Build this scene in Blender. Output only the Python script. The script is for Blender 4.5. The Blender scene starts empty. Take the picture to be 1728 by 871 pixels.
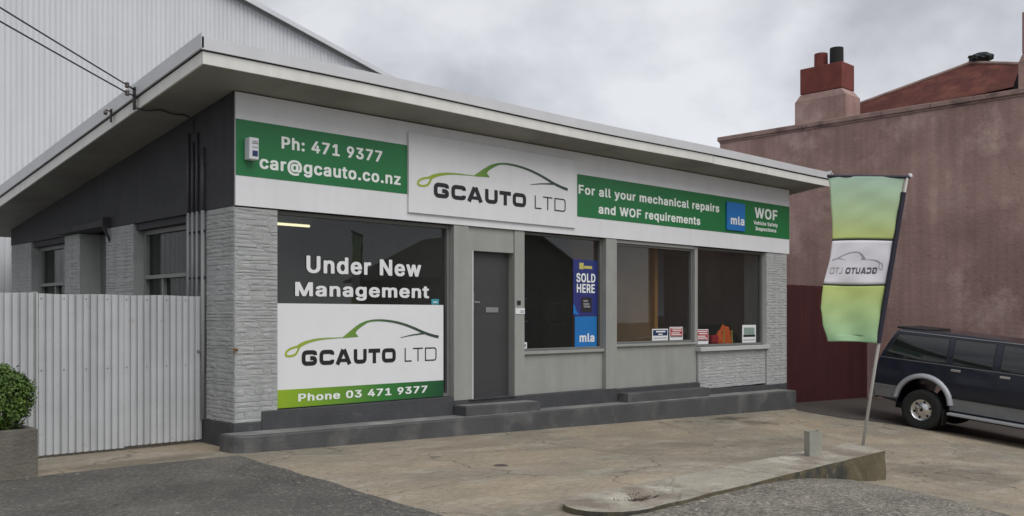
import bpy, bmesh, math, random
from mathutils import Vector, Matrix, noise
R = math.radians
rnd = random.Random(7)
scene = bpy.context.scene
COL = scene.collection

# ------------------------------------------------------------------ camera, sky, sun, exposure
cam_d = bpy.data.cameras.new('camera'); cam = bpy.data.objects.new('camera', cam_d); COL.objects.link(cam)
cam.location = (-5.028, -9.83, 1.5)
cam.rotation_euler = (R(90), 0, -math.atan2(.6895, .7243))
cam_d.sensor_width = 36; cam_d.lens = 36 * 1580 / 1728; cam_d.shift_y = 98.5 / 1728
cam_d.clip_start = .05; cam_d.clip_end = 3000
scene.camera = cam

SUN_EL, SUN_AZ = 47, -8          # overcast glow: in front of the shop, a little to its left
world = bpy.data.worlds.new('World'); scene.world = world; world.use_nodes = True
nt = world.node_tree; nt.nodes.clear()
def N(t, kind, **kw):
    n = t.nodes.new(kind)
    for k, v in kw.items():
        if hasattr(n, k): setattr(n, k, v)
    return n
out = N(nt, 'ShaderNodeOutputWorld'); sky = N(nt, 'ShaderNodeTexSky')
sky.sky_type = 'NISHITA'; sky.sun_disc = False
sky.sun_elevation = R(SUN_EL); sky.sun_rotation = R(180 - SUN_AZ)
bg_sky = N(nt, 'ShaderNodeBackground'); bg_sky.inputs['Strength'].default_value = .1
nt.links.new(sky.outputs[0], bg_sky.inputs[0])
tc = N(nt, 'ShaderNodeTexCoord')
mp = N(nt, 'ShaderNodeMapping'); mp.inputs['Scale'].default_value = (1, 1, 1.5); mp.inputs['Location'].default_value = (.35, .6, .2)
nt.links.new(tc.outputs['Generated'], mp.inputs[0])
n1 = N(nt, 'ShaderNodeTexNoise'); n1.inputs['Scale'].default_value = 3.8; n1.inputs['Detail'].default_value = 6; n1.inputs['Roughness'].default_value = .5
n1.inputs['Distortion'].default_value = .1
nt.links.new(mp.outputs[0], n1.inputs[0])
cr = N(nt, 'ShaderNodeValToRGB')
els = cr.color_ramp.elements
els[0].position = .38; els[0].color = (.40, .41, .445, 1)
els[1].position = .60; els[1].color = (.69, .70, .73, 1)
e = els.new(.48); e.color = (.53, .54, .575, 1)
nt.links.new(n1.outputs[0], cr.inputs[0])
bg_cl = N(nt, 'ShaderNodeBackground'); bg_cl.inputs['Strength'].default_value = 1.0
nt.links.new(cr.outputs[0], bg_cl.inputs[0])
dp = N(nt, 'ShaderNodeVectorMath', operation='DOT_PRODUCT'); dp.inputs[1].default_value = (.86, -.34, .38); nt.links.new(tc.outputs['Generated'], dp.inputs[0])
ma_ = N(nt, 'ShaderNodeMath', operation='MULTIPLY_ADD'); ma_.inputs[1].default_value = .22; ma_.inputs[2].default_value = .92; nt.links.new(dp.outputs['Value'], ma_.inputs[0])
nt.links.new(ma_.outputs[0], bg_cl.inputs['Strength'])
mx = N(nt, 'ShaderNodeMixShader'); mx.inputs[0].default_value = .93
nt.links.new(bg_sky.outputs[0], mx.inputs[1]); nt.links.new(bg_cl.outputs[0], mx.inputs[2]); nt.links.new(mx.outputs[0], out.inputs[0])

sun_d = bpy.data.lights.new('sun', 'SUN'); sun = bpy.data.objects.new('sun', sun_d); COL.objects.link(sun)
sun_d.energy = 1.3; sun_d.angle = R(45); sun_d.color = (1, .97, .92)
sv = Vector((math.sin(R(SUN_AZ)) * math.cos(R(SUN_EL)), -math.cos(R(SUN_AZ)) * math.cos(R(SUN_EL)), math.sin(R(SUN_EL))))
sun.rotation_euler = sv.to_track_quat('Z', 'Y').to_euler()
scene.view_settings.view_transform = 'Standard'; scene.view_settings.look = 'None'
scene.view_settings.exposure = .2; scene.view_settings.gamma = 1; scene.view_settings.use_curve_mapping = False
scene.render.engine = 'CYCLES'
scene.cycles.max_bounces = 8; scene.cycles.transparent_max_bounces = 12
try: scene.cycles.use_denoising = True
except Exception: pass

# ------------------------------------------------------------------ materials
def mat(name, col, rough=.7, var=.12, vscale=3., bump=0., bscale=40., metal=0., spec=.5, col2=None, c2scale=1.2, c2lo=.45, c2hi=.62,
        col3=None, c3scale=6., c3lo=.55, c3hi=.7, cracks=0., stains=(), streak=0., coat=0., stretch=None, fine=0., fscale=120.):
    m = bpy.data.materials.new(name); m.use_nodes = True; t = m.node_tree; b = t.nodes['Principled BSDF']
    b.inputs['Roughness'].default_value = rough; b.inputs['Metallic'].default_value = metal
    b.inputs['Specular IOR Level'].default_value = spec; b.inputs['Coat Weight'].default_value = coat
    c = N(t, 'ShaderNodeTexCoord'); src = c.outputs['Object']
    if stretch:
        ma = N(t, 'ShaderNodeMapping'); ma.inputs['Scale'].default_value = stretch; t.links.new(src, ma.inputs[0]); src = ma.outputs[0]
    def nz(scale, detail=5, rough_=.55):
        n = N(t, 'ShaderNodeTexNoise'); n.inputs['Scale'].default_value = scale; n.inputs['Detail'].default_value = detail
        n.inputs['Roughness'].default_value = rough_; t.links.new(src, n.inputs[0]); return n.outputs[0]
    def rng(v, lo, hi, a=0., b_=1.):
        n = N(t, 'ShaderNodeMapRange'); n.inputs[1].default_value = lo; n.inputs[2].default_value = hi
        n.inputs[3].default_value = a; n.inputs[4].default_value = b_; t.links.new(v, n.inputs[0]); return n.outputs[0]
    def mixc(f, a, b_, mode='MIX'):
        n = N(t, 'ShaderNodeMix'); n.data_type = 'RGBA'; n.blend_type = mode
        for i, v in ((0, f), (6, a), (7, b_)):
            if isinstance(v, (int, float)): n.inputs[i].default_value = v
            elif isinstance(v, tuple): n.inputs[i].default_value = v
            else: t.links.new(v, n.inputs[i])
        return n.outputs[2]
    cur = (*col, 1)
    if col2: cur = mixc(rng(nz(c2scale, 6), c2lo, c2hi), cur, (*col2, 1))
    if col3: cur = mixc(rng(nz(c3scale, 7, .65), c3lo, c3hi), cur, (*col3, 1))
    if var:
        v = rng(nz(vscale, 6), .3, .7, 1 - var, 1 + var)
        cb = N(t, 'ShaderNodeCombineColor')
        for i in range(3): t.links.new(v, cb.inputs[i])
        cur = mixc(1., cur, cb.outputs[0], 'MULTIPLY')
    if fine:
        v = rng(nz(fscale, 2), .3, .7, 1 - fine, 1 + fine)
        cb = N(t, 'ShaderNodeCombineColor')
        for i in range(3): t.links.new(v, cb.inputs[i])
        cur = mixc(1., cur, cb.outputs[0], 'MULTIPLY')
    for sx, sy, rx, ry, dark in stains:       # spills and damp patches with a place of their own
        sp_ = N(t, 'ShaderNodeVectorMath', operation='SUBTRACT'); t.links.new(c.outputs['Object'], sp_.inputs[0]); sp_.inputs[1].default_value = (sx, sy, 0)
        sc_ = N(t, 'ShaderNodeVectorMath', operation='MULTIPLY'); t.links.new(sp_.outputs[0], sc_.inputs[0]); sc_.inputs[1].default_value = (1 / rx, 1 / ry, 0)
        ln = N(t, 'ShaderNodeVectorMath', operation='LENGTH'); t.links.new(sc_.outputs[0], ln.inputs[0])
        ad = N(t, 'ShaderNodeMath', operation='ADD'); t.links.new(ln.outputs['Value'], ad.inputs[0]); t.links.new(rng(nz(5., 5), .2, .8, -.6, .6), ad.inputs[1])
        v = rng(ad.outputs[0], .6, 1.1, dark, 1.); cb = N(t, 'ShaderNodeCombineColor')
        for i in range(3): t.links.new(v, cb.inputs[i])
        cur = mixc(1., cur, cb.outputs[0], 'MULTIPLY')
    if cracks:
        dn = N(t, 'ShaderNodeTexNoise'); dn.inputs['Scale'].default_value = 2.5; dn.inputs['Detail'].default_value = 6; t.links.new(c.outputs['Object'], dn.inputs[0])
        dm = N(t, 'ShaderNodeMix'); dm.data_type = 'RGBA'; dm.blend_type = 'ADD'; dm.inputs[0].default_value = .55
        t.links.new(c.outputs['Object'], dm.inputs[6]); t.links.new(dn.outputs['Color'], dm.inputs[7])
        vo = N(t, 'ShaderNodeTexVoronoi'); vo.feature = 'DISTANCE_TO_EDGE'; vo.inputs['Scale'].default_value = .42; t.links.new(dm.outputs[2], vo.inputs[0])
        v = rng(vo.outputs['Distance'], .0015, .007, 1 - cracks, 1.); cb = N(t, 'ShaderNodeCombineColor')
        for i in range(3): t.links.new(v, cb.inputs[i])
        cur = mixc(1., cur, cb.outputs[0], 'MULTIPLY')
    if streak:
        ma = N(t, 'ShaderNodeMapping'); ma.inputs['Scale'].default_value = (7, 7, .35); t.links.new(c.outputs['Object'], ma.inputs[0])
        n = N(t, 'ShaderNodeTexNoise'); n.inputs['Scale'].default_value = 1.; n.inputs['Detail'].default_value = 5; t.links.new(ma.outputs[0], n.inputs[0])
        v = rng(n.outputs[0], .35, .7, 1 + streak * .3, 1 - streak)
        cb = N(t, 'ShaderNodeCombineColor')
        for i in range(3): t.links.new(v, cb.inputs[i])
        cur = mixc(1., cur, cb.outputs[0], 'MULTIPLY')
    if isinstance(cur, tuple): b.inputs['Base Color'].default_value = cur
    else: t.links.new(cur, b.inputs['Base Color'])
    if bump:
        bp = N(t, 'ShaderNodeBump'); bp.inputs['Strength'].default_value = bump; bp.inputs['Distance'].default_value = .02
        t.links.new(nz(bscale, 5, .6), bp.inputs['Height']); t.links.new(bp.outputs[0], b.inputs['Normal'])
    return m

def gradient_mat(name, stops, axis, lo, hi, rough=.5, translucent=False):
    """printed colour gradient along one object axis"""
    m = bpy.data.materials.new(name); m.use_nodes = True; t = m.node_tree; b = t.nodes['Principled BSDF']; b.inputs['Roughness'].default_value = rough
    c = N(t, 'ShaderNodeTexCoord'); s = N(t, 'ShaderNodeSeparateXYZ'); t.links.new(c.outputs['Object'], s.inputs[0])
    r = N(t, 'ShaderNodeMapRange'); r.inputs[1].default_value = lo; r.inputs[2].default_value = hi; t.links.new(s.outputs[axis], r.inputs[0])
    k = N(t, 'ShaderNodeValToRGB'); t.links.new(r.outputs[0], k.inputs[0])
    el = k.color_ramp.elements
    el[0].position, el[0].color = stops[0][0], (*stops[0][1], 1); el[1].position, el[1].color = stops[-1][0], (*stops[-1][1], 1)
    for p, q in stops[1:-1]: x = el.new(p); x.color = (*q, 1)
    t.links.new(k.outputs[0], b.inputs['Base Color'])
    if translucent:
        tr = N(t, 'ShaderNodeBsdfTranslucent'); t.links.new(k.outputs[0], tr.inputs[0]); ms = N(t, 'ShaderNodeMixShader'); ms.inputs[0].default_value = .4
        t.links.new(b.outputs[0], ms.inputs[1]); t.links.new(tr.outputs[0], ms.inputs[2]); t.links.new(ms.outputs[0], t.nodes['Material Output'].inputs[0])
    return m

def glass_mat(name, tint=(.62, .66, .66), base=.05, haze=.022):
    m = bpy.data.materials.new(name); m.use_nodes = True; t = m.node_tree; t.nodes.clear()
    o = N(t, 'ShaderNodeOutputMaterial'); tr = N(t, 'ShaderNodeBsdfTransparent'); tr.inputs[0].default_value = (*tint, 1)
    gl = N(t, 'ShaderNodeBsdfGlossy'); gl.inputs['Roughness'].default_value = .015
    lw = N(t, 'ShaderNodeLayerWeight'); lw.inputs[0].default_value = .5
    p = N(t, 'ShaderNodeMath', operation='POWER'); p.inputs[1].default_value = 5; t.links.new(lw.outputs['Facing'], p.inputs[0])
    a = N(t, 'ShaderNodeMath', operation='MULTIPLY_ADD'); a.inputs[1].default_value = 1 - base; a.inputs[2].default_value = base; t.links.new(p.outputs[0], a.inputs[0])
    ms = N(t, 'ShaderNodeMixShader'); t.links.new(a.outputs[0], ms.inputs[0]); df = N(t, 'ShaderNodeBsdfDiffuse'); df.inputs[0].default_value = (.55, .54, .5, 1); m2 = N(t, 'ShaderNodeMixShader'); m2.inputs[0].default_value = haze  # pale diffuse film paints a reflection haze over the panes
    t.links.new(tr.outputs[0], m2.inputs[1]); t.links.new(df.outputs[0], m2.inputs[2])
    t.links.new(m2.outputs[0], ms.inputs[1]); t.links.new(gl.outputs[0], ms.inputs[2])
    t.links.new(ms.outputs[0], o.inputs[0]); return m

def emit_mat(name, col, s):
    m = bpy.data.materials.new(name); m.use_nodes = True; b = m.node_tree.nodes['Principled BSDF']
    b.inputs['Emission Color'].default_value = (*col, 1); b.inputs['Emission Strength'].default_value = s; return m

M = {}
M['white_board'] = mat('white_board', (.78, .79, .81), .45, .03, 2., streak=.03)
M['white_vinyl'] = mat('white_vinyl', (.80, .81, .83), .4, .02)
M['green'] = mat('sign_green', (.012, .175, .05), .42, .07, 1.5)
M['black_vinyl'] = mat('black_vinyl', (.012, .013, .016), .45, 0)
M['light_text'] = mat('sign_lettering_paint', (.86, .90, .87), .5, .05, 8)
M['logo'] = None
M['stone'] = mat('painted_stone', (.43, .445, .44), .85, .08, 5., .7, 70., streak=.10)
M['charcoal'] = mat('charcoal_paint', (.045, .046, .052), .75, .15, 2.5, .25, 60., streak=.15)
M['charcoal_pipe'] = mat('charcoal_pipe_paint', (.075, .075, .085), .5, .05)
M['plinth'] = mat('dark_grey_plinth_paint', (.058, .060, .066), .65, .18, 3., .35, 40., col3=(.10, .10, .10), c3lo=.58, c3hi=.75)
M['step'] = mat('worn_step_paint', (.075, .077, .08), .6, .2, 2., .35, 40., col2=(.15, .15, .145), c2scale=2.2, c2lo=.5, c2hi=.7)
M['trim'] = mat('grey_trim_paint', (.33, .335, .315), .55, .06, 3., .1, 30., streak=.08)
M['trim_light'] = mat('light_trim_paint', (.52, .53, .52), .5, .05)
M['trim_side'] = mat('grey_sash_paint', (.24, .245, .24), .55, .08)
M['trim_dark'] = mat('mid_grey_paint', (.17, .175, .17), .55, .08)
M['door'] = mat('door_paint', (.052, .053, .056), .42, .07, 4., .08, 20.)
M['metal'] = mat('brushed_metal', (.45, .45, .46), .35, .08, metal=.8)
M['soffit'] = mat('soffit_paint', (.30, .30, .27), .7, .10, 1.6, .1, 30., col2=(.24, .235, .21), c2scale=.9)  # base colour lowered to put the deep eave shade into it
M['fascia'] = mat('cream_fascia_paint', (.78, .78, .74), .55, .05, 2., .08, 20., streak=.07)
M['flashing'] = mat('galvanised_flashing', (.66, .67, .69), .5, .05, 3., metal=.1)
M['roof_iron'] = mat('roof_iron', (.42, .43, .45), .5, .1, metal=.2)
M['gate_iron'] = mat('pale_painted_iron', (.50, .515, .53), .45, .07, 3., streak=.16, col3=(.36, .33, .30), c3scale=6., c3lo=.62, c3hi=.78)
M['clad'] = mat('white_cladding_iron', (.66, .675, .70), .5, .04, .7, streak=.06)
M['pink'] = mat('weathered_pink_plaster', (.44, .288, .255), .9, .10, 1.4, .6, 14., col2=(.345, .222, .198), c2scale=.55, c2lo=.44, c2hi=.57, col3=(.53, .375, .335), c3scale=.75, c3lo=.52, c3hi=.64, streak=.14, cracks=.15)
M['coping'] = mat('dirty_coping', (.34, .23, .20), .9, .2, 2.5, .5, 20., col3=(.17, .12, .11), c3scale=2., c3lo=.50, c3hi=.66)
M['redbrick'] = mat('red_chimney_paint', (.19, .048, .038), .85, .18, 4., .5, 25.)
M['redroof'] = mat('rusty_red_iron', (.105, .026, .020), .9, .25, 2.5, .3, 14., col2=(.155, .048, .032), c2scale=2., streak=.25)
M['maroon'] = mat('maroon_paint', (.055, .010, .012), .6, .12, 2., streak=.2)
M['dark'] = mat('dark_void', (.012, .012, .013), .8, 0)
M['room'] = mat('office_wall', (.34, .33, .31), .8, .08)
M['room_floor'] = mat('office_floor', (.09, .085, .08), .6, .1)
M['wood'] = mat('varnished_timber', (.65, .33, .09), .45, .1, 3., stretch=(8, 8, 1))
M['panel_brown'] = mat('brown_panel', (.27, .145, .06), .6, .35, .9)
M['pvc'] = mat('grey_conduit', (.30, .31, .315), .5, .06)
M['black'] = mat('black_rubber', (.012, .012, .013), .6, 0)
M['wire'] = mat('weathered_cable', (.05, .05, .055), .6, 0)
M['porcelain'] = mat('brown_insulator', (.12, .09, .08), .3, 0)
M['glass'] = glass_mat('shop_glass', (.80, .82, .82), .048, .015)
M['sideglass'] = glass_mat('side_window_glass', (.5, .55, .54), .04)
M['alarm'] = mat('alarm_box_plastic', (.66, .68, .72), .4, .03)
M['blue'] = mat('dark_blue_print', (.012, .035, .11), .4, 0)
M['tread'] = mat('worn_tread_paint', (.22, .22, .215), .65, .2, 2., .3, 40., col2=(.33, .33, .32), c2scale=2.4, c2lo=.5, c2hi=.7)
M['greyprint'] = mat('grey_print', (.25, .25, .26), .5, 0)
M['mla'] = mat('bright_blue_print', (.012, .17, .50), .4, .05)
M['navyprint'] = mat('poster_navy', (.016, .032, .17), .35, 0, col2=(.03, .03, .19), c2scale=4)
M['yellow'] = mat('yellow_print', (.55, .50, .13), .5, 0)
M['poster_black'] = mat('poster_black', (.02, .016, .022), .5, 0)
M['redprint'] = mat('red_print', (.42, .05, .05), .5, 0)
M['orange'] = mat('orange_hi_vis', (1.0, .17, .03), .7, .08, 8, .4, 15)
M['redcloth'] = mat('red_hi_vis', (.62, .03, .05), .7, .1, 8)
M['greenprint'] = mat('green_grey_print', (.24, .33, .29), .5, .1, 9)
M['tube'] = emit_mat('fluorescent_tube', (1, .9, .55), 1.5)
M['curtain'] = mat('pale_curtain', (.22, .25, .25), .9, .1, stretch=(12, 12, 1))
M['concrete'] = mat('stained_concrete', (.335, .277, .200), .9, .13, 1.6, .7, 22., col2=(.245, .218, .172), c2scale=.7, c2lo=.40, c2hi=.62,
                    col3=(.385, .345, .275), c3scale=2.3, c3lo=.50, c3hi=.70, stretch=(.5, 1, 1), fine=.16, fscale=24, cracks=.5,
                    stains=((8.7, -.75, .55, .16, .5), (8.9, -1.25, .5, .2, .62), (4.6, -2.4, 1.3, .3, .8), (2.6, -1.3, 1.2, .25, .82), (7.0, -2.7, 1.4, .35, .78), (-1.2, -.2, .9, .2, .7), (6.6, -5.2, 1.2, .8, .72), (2.6, -4.25, 3.2, .5, 1.16)))
M['asphalt'] = mat('worn_asphalt', (.115, .110, .099), .92, .18, 1.3, 1., 40., col2=(.16, .148, .128), c2scale=.6, c2lo=.45, c2hi=.65, col3=(.25, .235, .205), c3scale=17, c3lo=.55, c3hi=.75, fine=.30, fscale=34, cracks=.35,
                   stains=((-2.4, -4.6, .45, .3, .55), (-1.6, -2.2, 1.2, .5, .8)))
M['gravelly'] = mat('gravelly_worn_asphalt', (.245, .225, .185), .95, .2, 2., 1., 45., col2=(.175, .16, .135), c2scale=1.6, c2lo=.42, c2hi=.6, col3=(.43, .40, .34), c3scale=20, c3lo=.52, c3hi=.70, fine=.55, fscale=34)
M['drive'] = mat('damp_dark_drive', (.070, .062, .055), .85, .2, 1., .6, 40., fine=.2)
M['earth'] = mat('distant_ground', (.10, .095, .085), .95, .2, .3)
M['island'] = mat('old_island_concrete', (.38, .35, .285), .9, .15, 3., .7, 25., col2=(.25, .21, .17), c2scale=1.7, c2lo=.45, c2hi=.60,
                  col3=(.50, .475, .40), c3scale=2.2, c3lo=.52, c3hi=.68, fine=.14, fscale=60, cracks=.3)
M['island_side'] = mat('patchy_island_side', (.125, .105, .062), .95, .25, 3., .7, 25., col2=(.05, .05, .045), c2scale=2.4, c2lo=.5, c2hi=.62, col3=(.24, .20, .12), c3scale=4, c3lo=.58, c3hi=.7)  # browner and darker than the top slab, with mottled patches
M['pit'] = mat('rubble_pit', (.085, .07, .055), .95, .5, 30, .9, 60)
M['post'] = mat('grey_green_post', (.33, .33, .28), .6, .12, 5)
M['pole'] = mat('galvanised_pole', (.50, .49, .46), .45, .1, metal=.2)
M['sleeve'] = mat('navy_sleeve', (.016, .015, .032), .6, 0)
M['seam'] = mat('dark_hem', (.03, .045, .03), .8, 0)
M['flag_white'] = mat('white_flag_cloth', (.74, .73, .78), .8, .03)
M['flag_grey'] = mat('show_through_print', (.10, .10, .12), .8, .2, 30)
M['flag_pale'] = mat('pale_show_through_print', (.33, .33, .36), .8, .2, 30)
M['planter'] = mat('rough_brown_planter', (.15, .138, .118), .95, .25, 4., .8, 35.)
M['leaf'] = mat('leaf_green', (.065, .125, .020), .6, .35, 9, col2=(.11, .185, .03), c2scale=7)
M['stem'] = mat('woody_stem', (.06, .04, .025), .9, .2)
M['soil'] = mat('soil', (.035, .028, .02), 1, .3, 20)
M['pebble'] = mat('gravel_stone', (.27, .255, .22), .9, .4, 17)
M['navy'] = mat('navy_car_paint', (.004, .006, .020), .28, .05, coat=.4)
M['silver'] = mat('silver_car_paint', (.20, .205, .21), .45, .1, 4., metal=.15, coat=.1)
M['arch'] = mat('silver_arch', (.40, .42, .45), .42, .06, metal=.3)
M['carglass'] = mat('dark_car_glass', (.010, .012, .014), .03, 0, spec=.9)
M['chrome'] = mat('chrome', (.72, .72, .72), .18, 0, metal=1)
M['tyre'] = mat('tyre_rubber', (.018, .018, .018), .8, .15, 10)
M['redlens'] = mat('red_lens', (.22, .01, .01), .2, 0)
M['clear'] = mat('clear_lens', (.6, .62, .62), .1, 0)
M['tile'] = mat('house_roof', (.05, .045, .045), .8, .1)
M['weatherboard'] = mat('house_wall', (.16, .15, .14), .8, .1)

# ------------------------------------------------------------------ mesh helpers
class MB:
    def __init__(s): s.v = []; s.f = []; s.smooth = False
    def add(s, vs, fs):
        o = len(s.v); s.v += [tuple(p) for p in vs]; s.f += [tuple(i + o for i in f) for f in fs]; return s
    def box(s, x0, x1, y0, y1, z0, z1, z0b=None, z1b=None):
        """axis box; z0b/z1b: heights at the x1 end"""
        a = z0 if z0b is None else z0b; b = z1 if z1b is None else z1b
        return s.add([(x0, y0, z0), (x1, y0, a), (x1, y1, a), (x0, y1, z0), (x0, y0, z1), (x1, y0, b), (x1, y1, b), (x0, y1, z1)],
                     [(3, 2, 1, 0), (4, 5, 6, 7), (0, 1, 5, 4), (1, 2, 6, 5), (2, 3, 7, 6), (3, 0, 4, 7)])
    def prism(s, pts, d):
        """extrude a planar 3-D polygon by vector d"""
        n = len(pts); q = [tuple(Vector(p) + Vector(d)) for p in pts]
        return s.add(list(pts) + q, [tuple(range(n - 1, -1, -1)), tuple(range(n, 2 * n))] + [(i, (i + 1) % n, n + (i + 1) % n, n + i) for i in range(n)])
    def poly(s, pts): return s.add(pts, [tuple(range(len(pts)))])
    def tube(s, pts, r, n=8, cap=True, r2=None):
        P = [Vector(p) for p in pts]; rings = []
        for i, p in enumerate(P):
            d = (P[min(i + 1, len(P) - 1)] - P[max(i - 1, 0)]).normalized()
            a = d.cross(Vector((0, 0, 1)) if abs(d.z) < .9 else Vector((1, 0, 0))).normalized(); b = d.cross(a)
            rr = r if r2 is None else r + (r2 - r) * i / (len(P) - 1)
            rings.append([tuple(p + (a * math.cos(2 * math.pi * k / n) + b * math.sin(2 * math.pi * k / n)) * rr) for k in range(n)])
        vs = [p for g in rings for p in g]; fs = []
        for i in range(len(P) - 1):
            for k in range(n): fs.append((i * n + k, i * n + (k + 1) % n, (i + 1) * n + (k + 1) % n, (i + 1) * n + k))
        if cap: fs += [tuple(range(n)), tuple(range(len(vs) - 1, len(vs) - n - 1, -1))]
        return s.add(vs, fs)
    def lathe(s, prof, c, axis='Y', n=28):
        """prof: (radius, offset along axis)"""
        vs = []; fs = []
        for r, h in prof:
            for k in range(n):
                a = 2 * math.pi * k / n; p = (r * math.cos(a), h, r * math.sin(a)) if axis == 'Y' else (r * math.cos(a), r * math.sin(a), h)
                vs.append((c[0] + p[0], c[1] + p[1], c[2] + p[2]))
        for i in range(len(prof) - 1):
            for k in range(n): fs.append((i * n + k, i * n + (k + 1) % n, (i + 1) * n + (k + 1) % n, (i + 1) * n + k))
        return s.add(vs, fs)

def build(name, mb, m, parent=None, bevel=0., smooth=False):
    me = bpy.data.meshes.new(name); base = Vector((0, 0, 0))
    if parent is not None: base = Vector(parent.get('_base', (0, 0, 0)))
    me.from_pydata([tuple(Vector(p) - base) for p in mb.v], [], mb.f); me.update()
    bm = bmesh.new(); bm.from_mesh(me)
    if not getattr(mb, 'keep', False): bmesh.ops.recalc_face_normals(bm, faces=bm.faces)
    bm.to_mesh(me); bm.free()
    me.materials.append(m)
    if smooth:
        for p in me.polygons: p.use_smooth = True
    o = bpy.data.objects.new(name, me); COL.objects.link(o)
    if parent is not None:
        o.parent = parent; o['_base'] = tuple(base)
    if bevel:
        b = o.modifiers.new('bevel', 'BEVEL'); b.width = bevel; b.segments = 2; b.limit_method = 'ANGLE'; b.angle_limit = R(40)
    return o
def thing(name, label, cat, base=(0, 0, 0), group=None):
    o = bpy.data.objects.new(name, None); COL.objects.link(o); o.location = base; o['_base'] = tuple(base)
    o.empty_display_size = .2; o['label'] = label; o['category'] = cat
    if group: o['group'] = group
    return o
def tag(o, label, cat, group=None):
    o['label'] = label; o['category'] = cat
    if group: o['group'] = group
    return o
def kind(o, k): o['kind'] = k; return o

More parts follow.
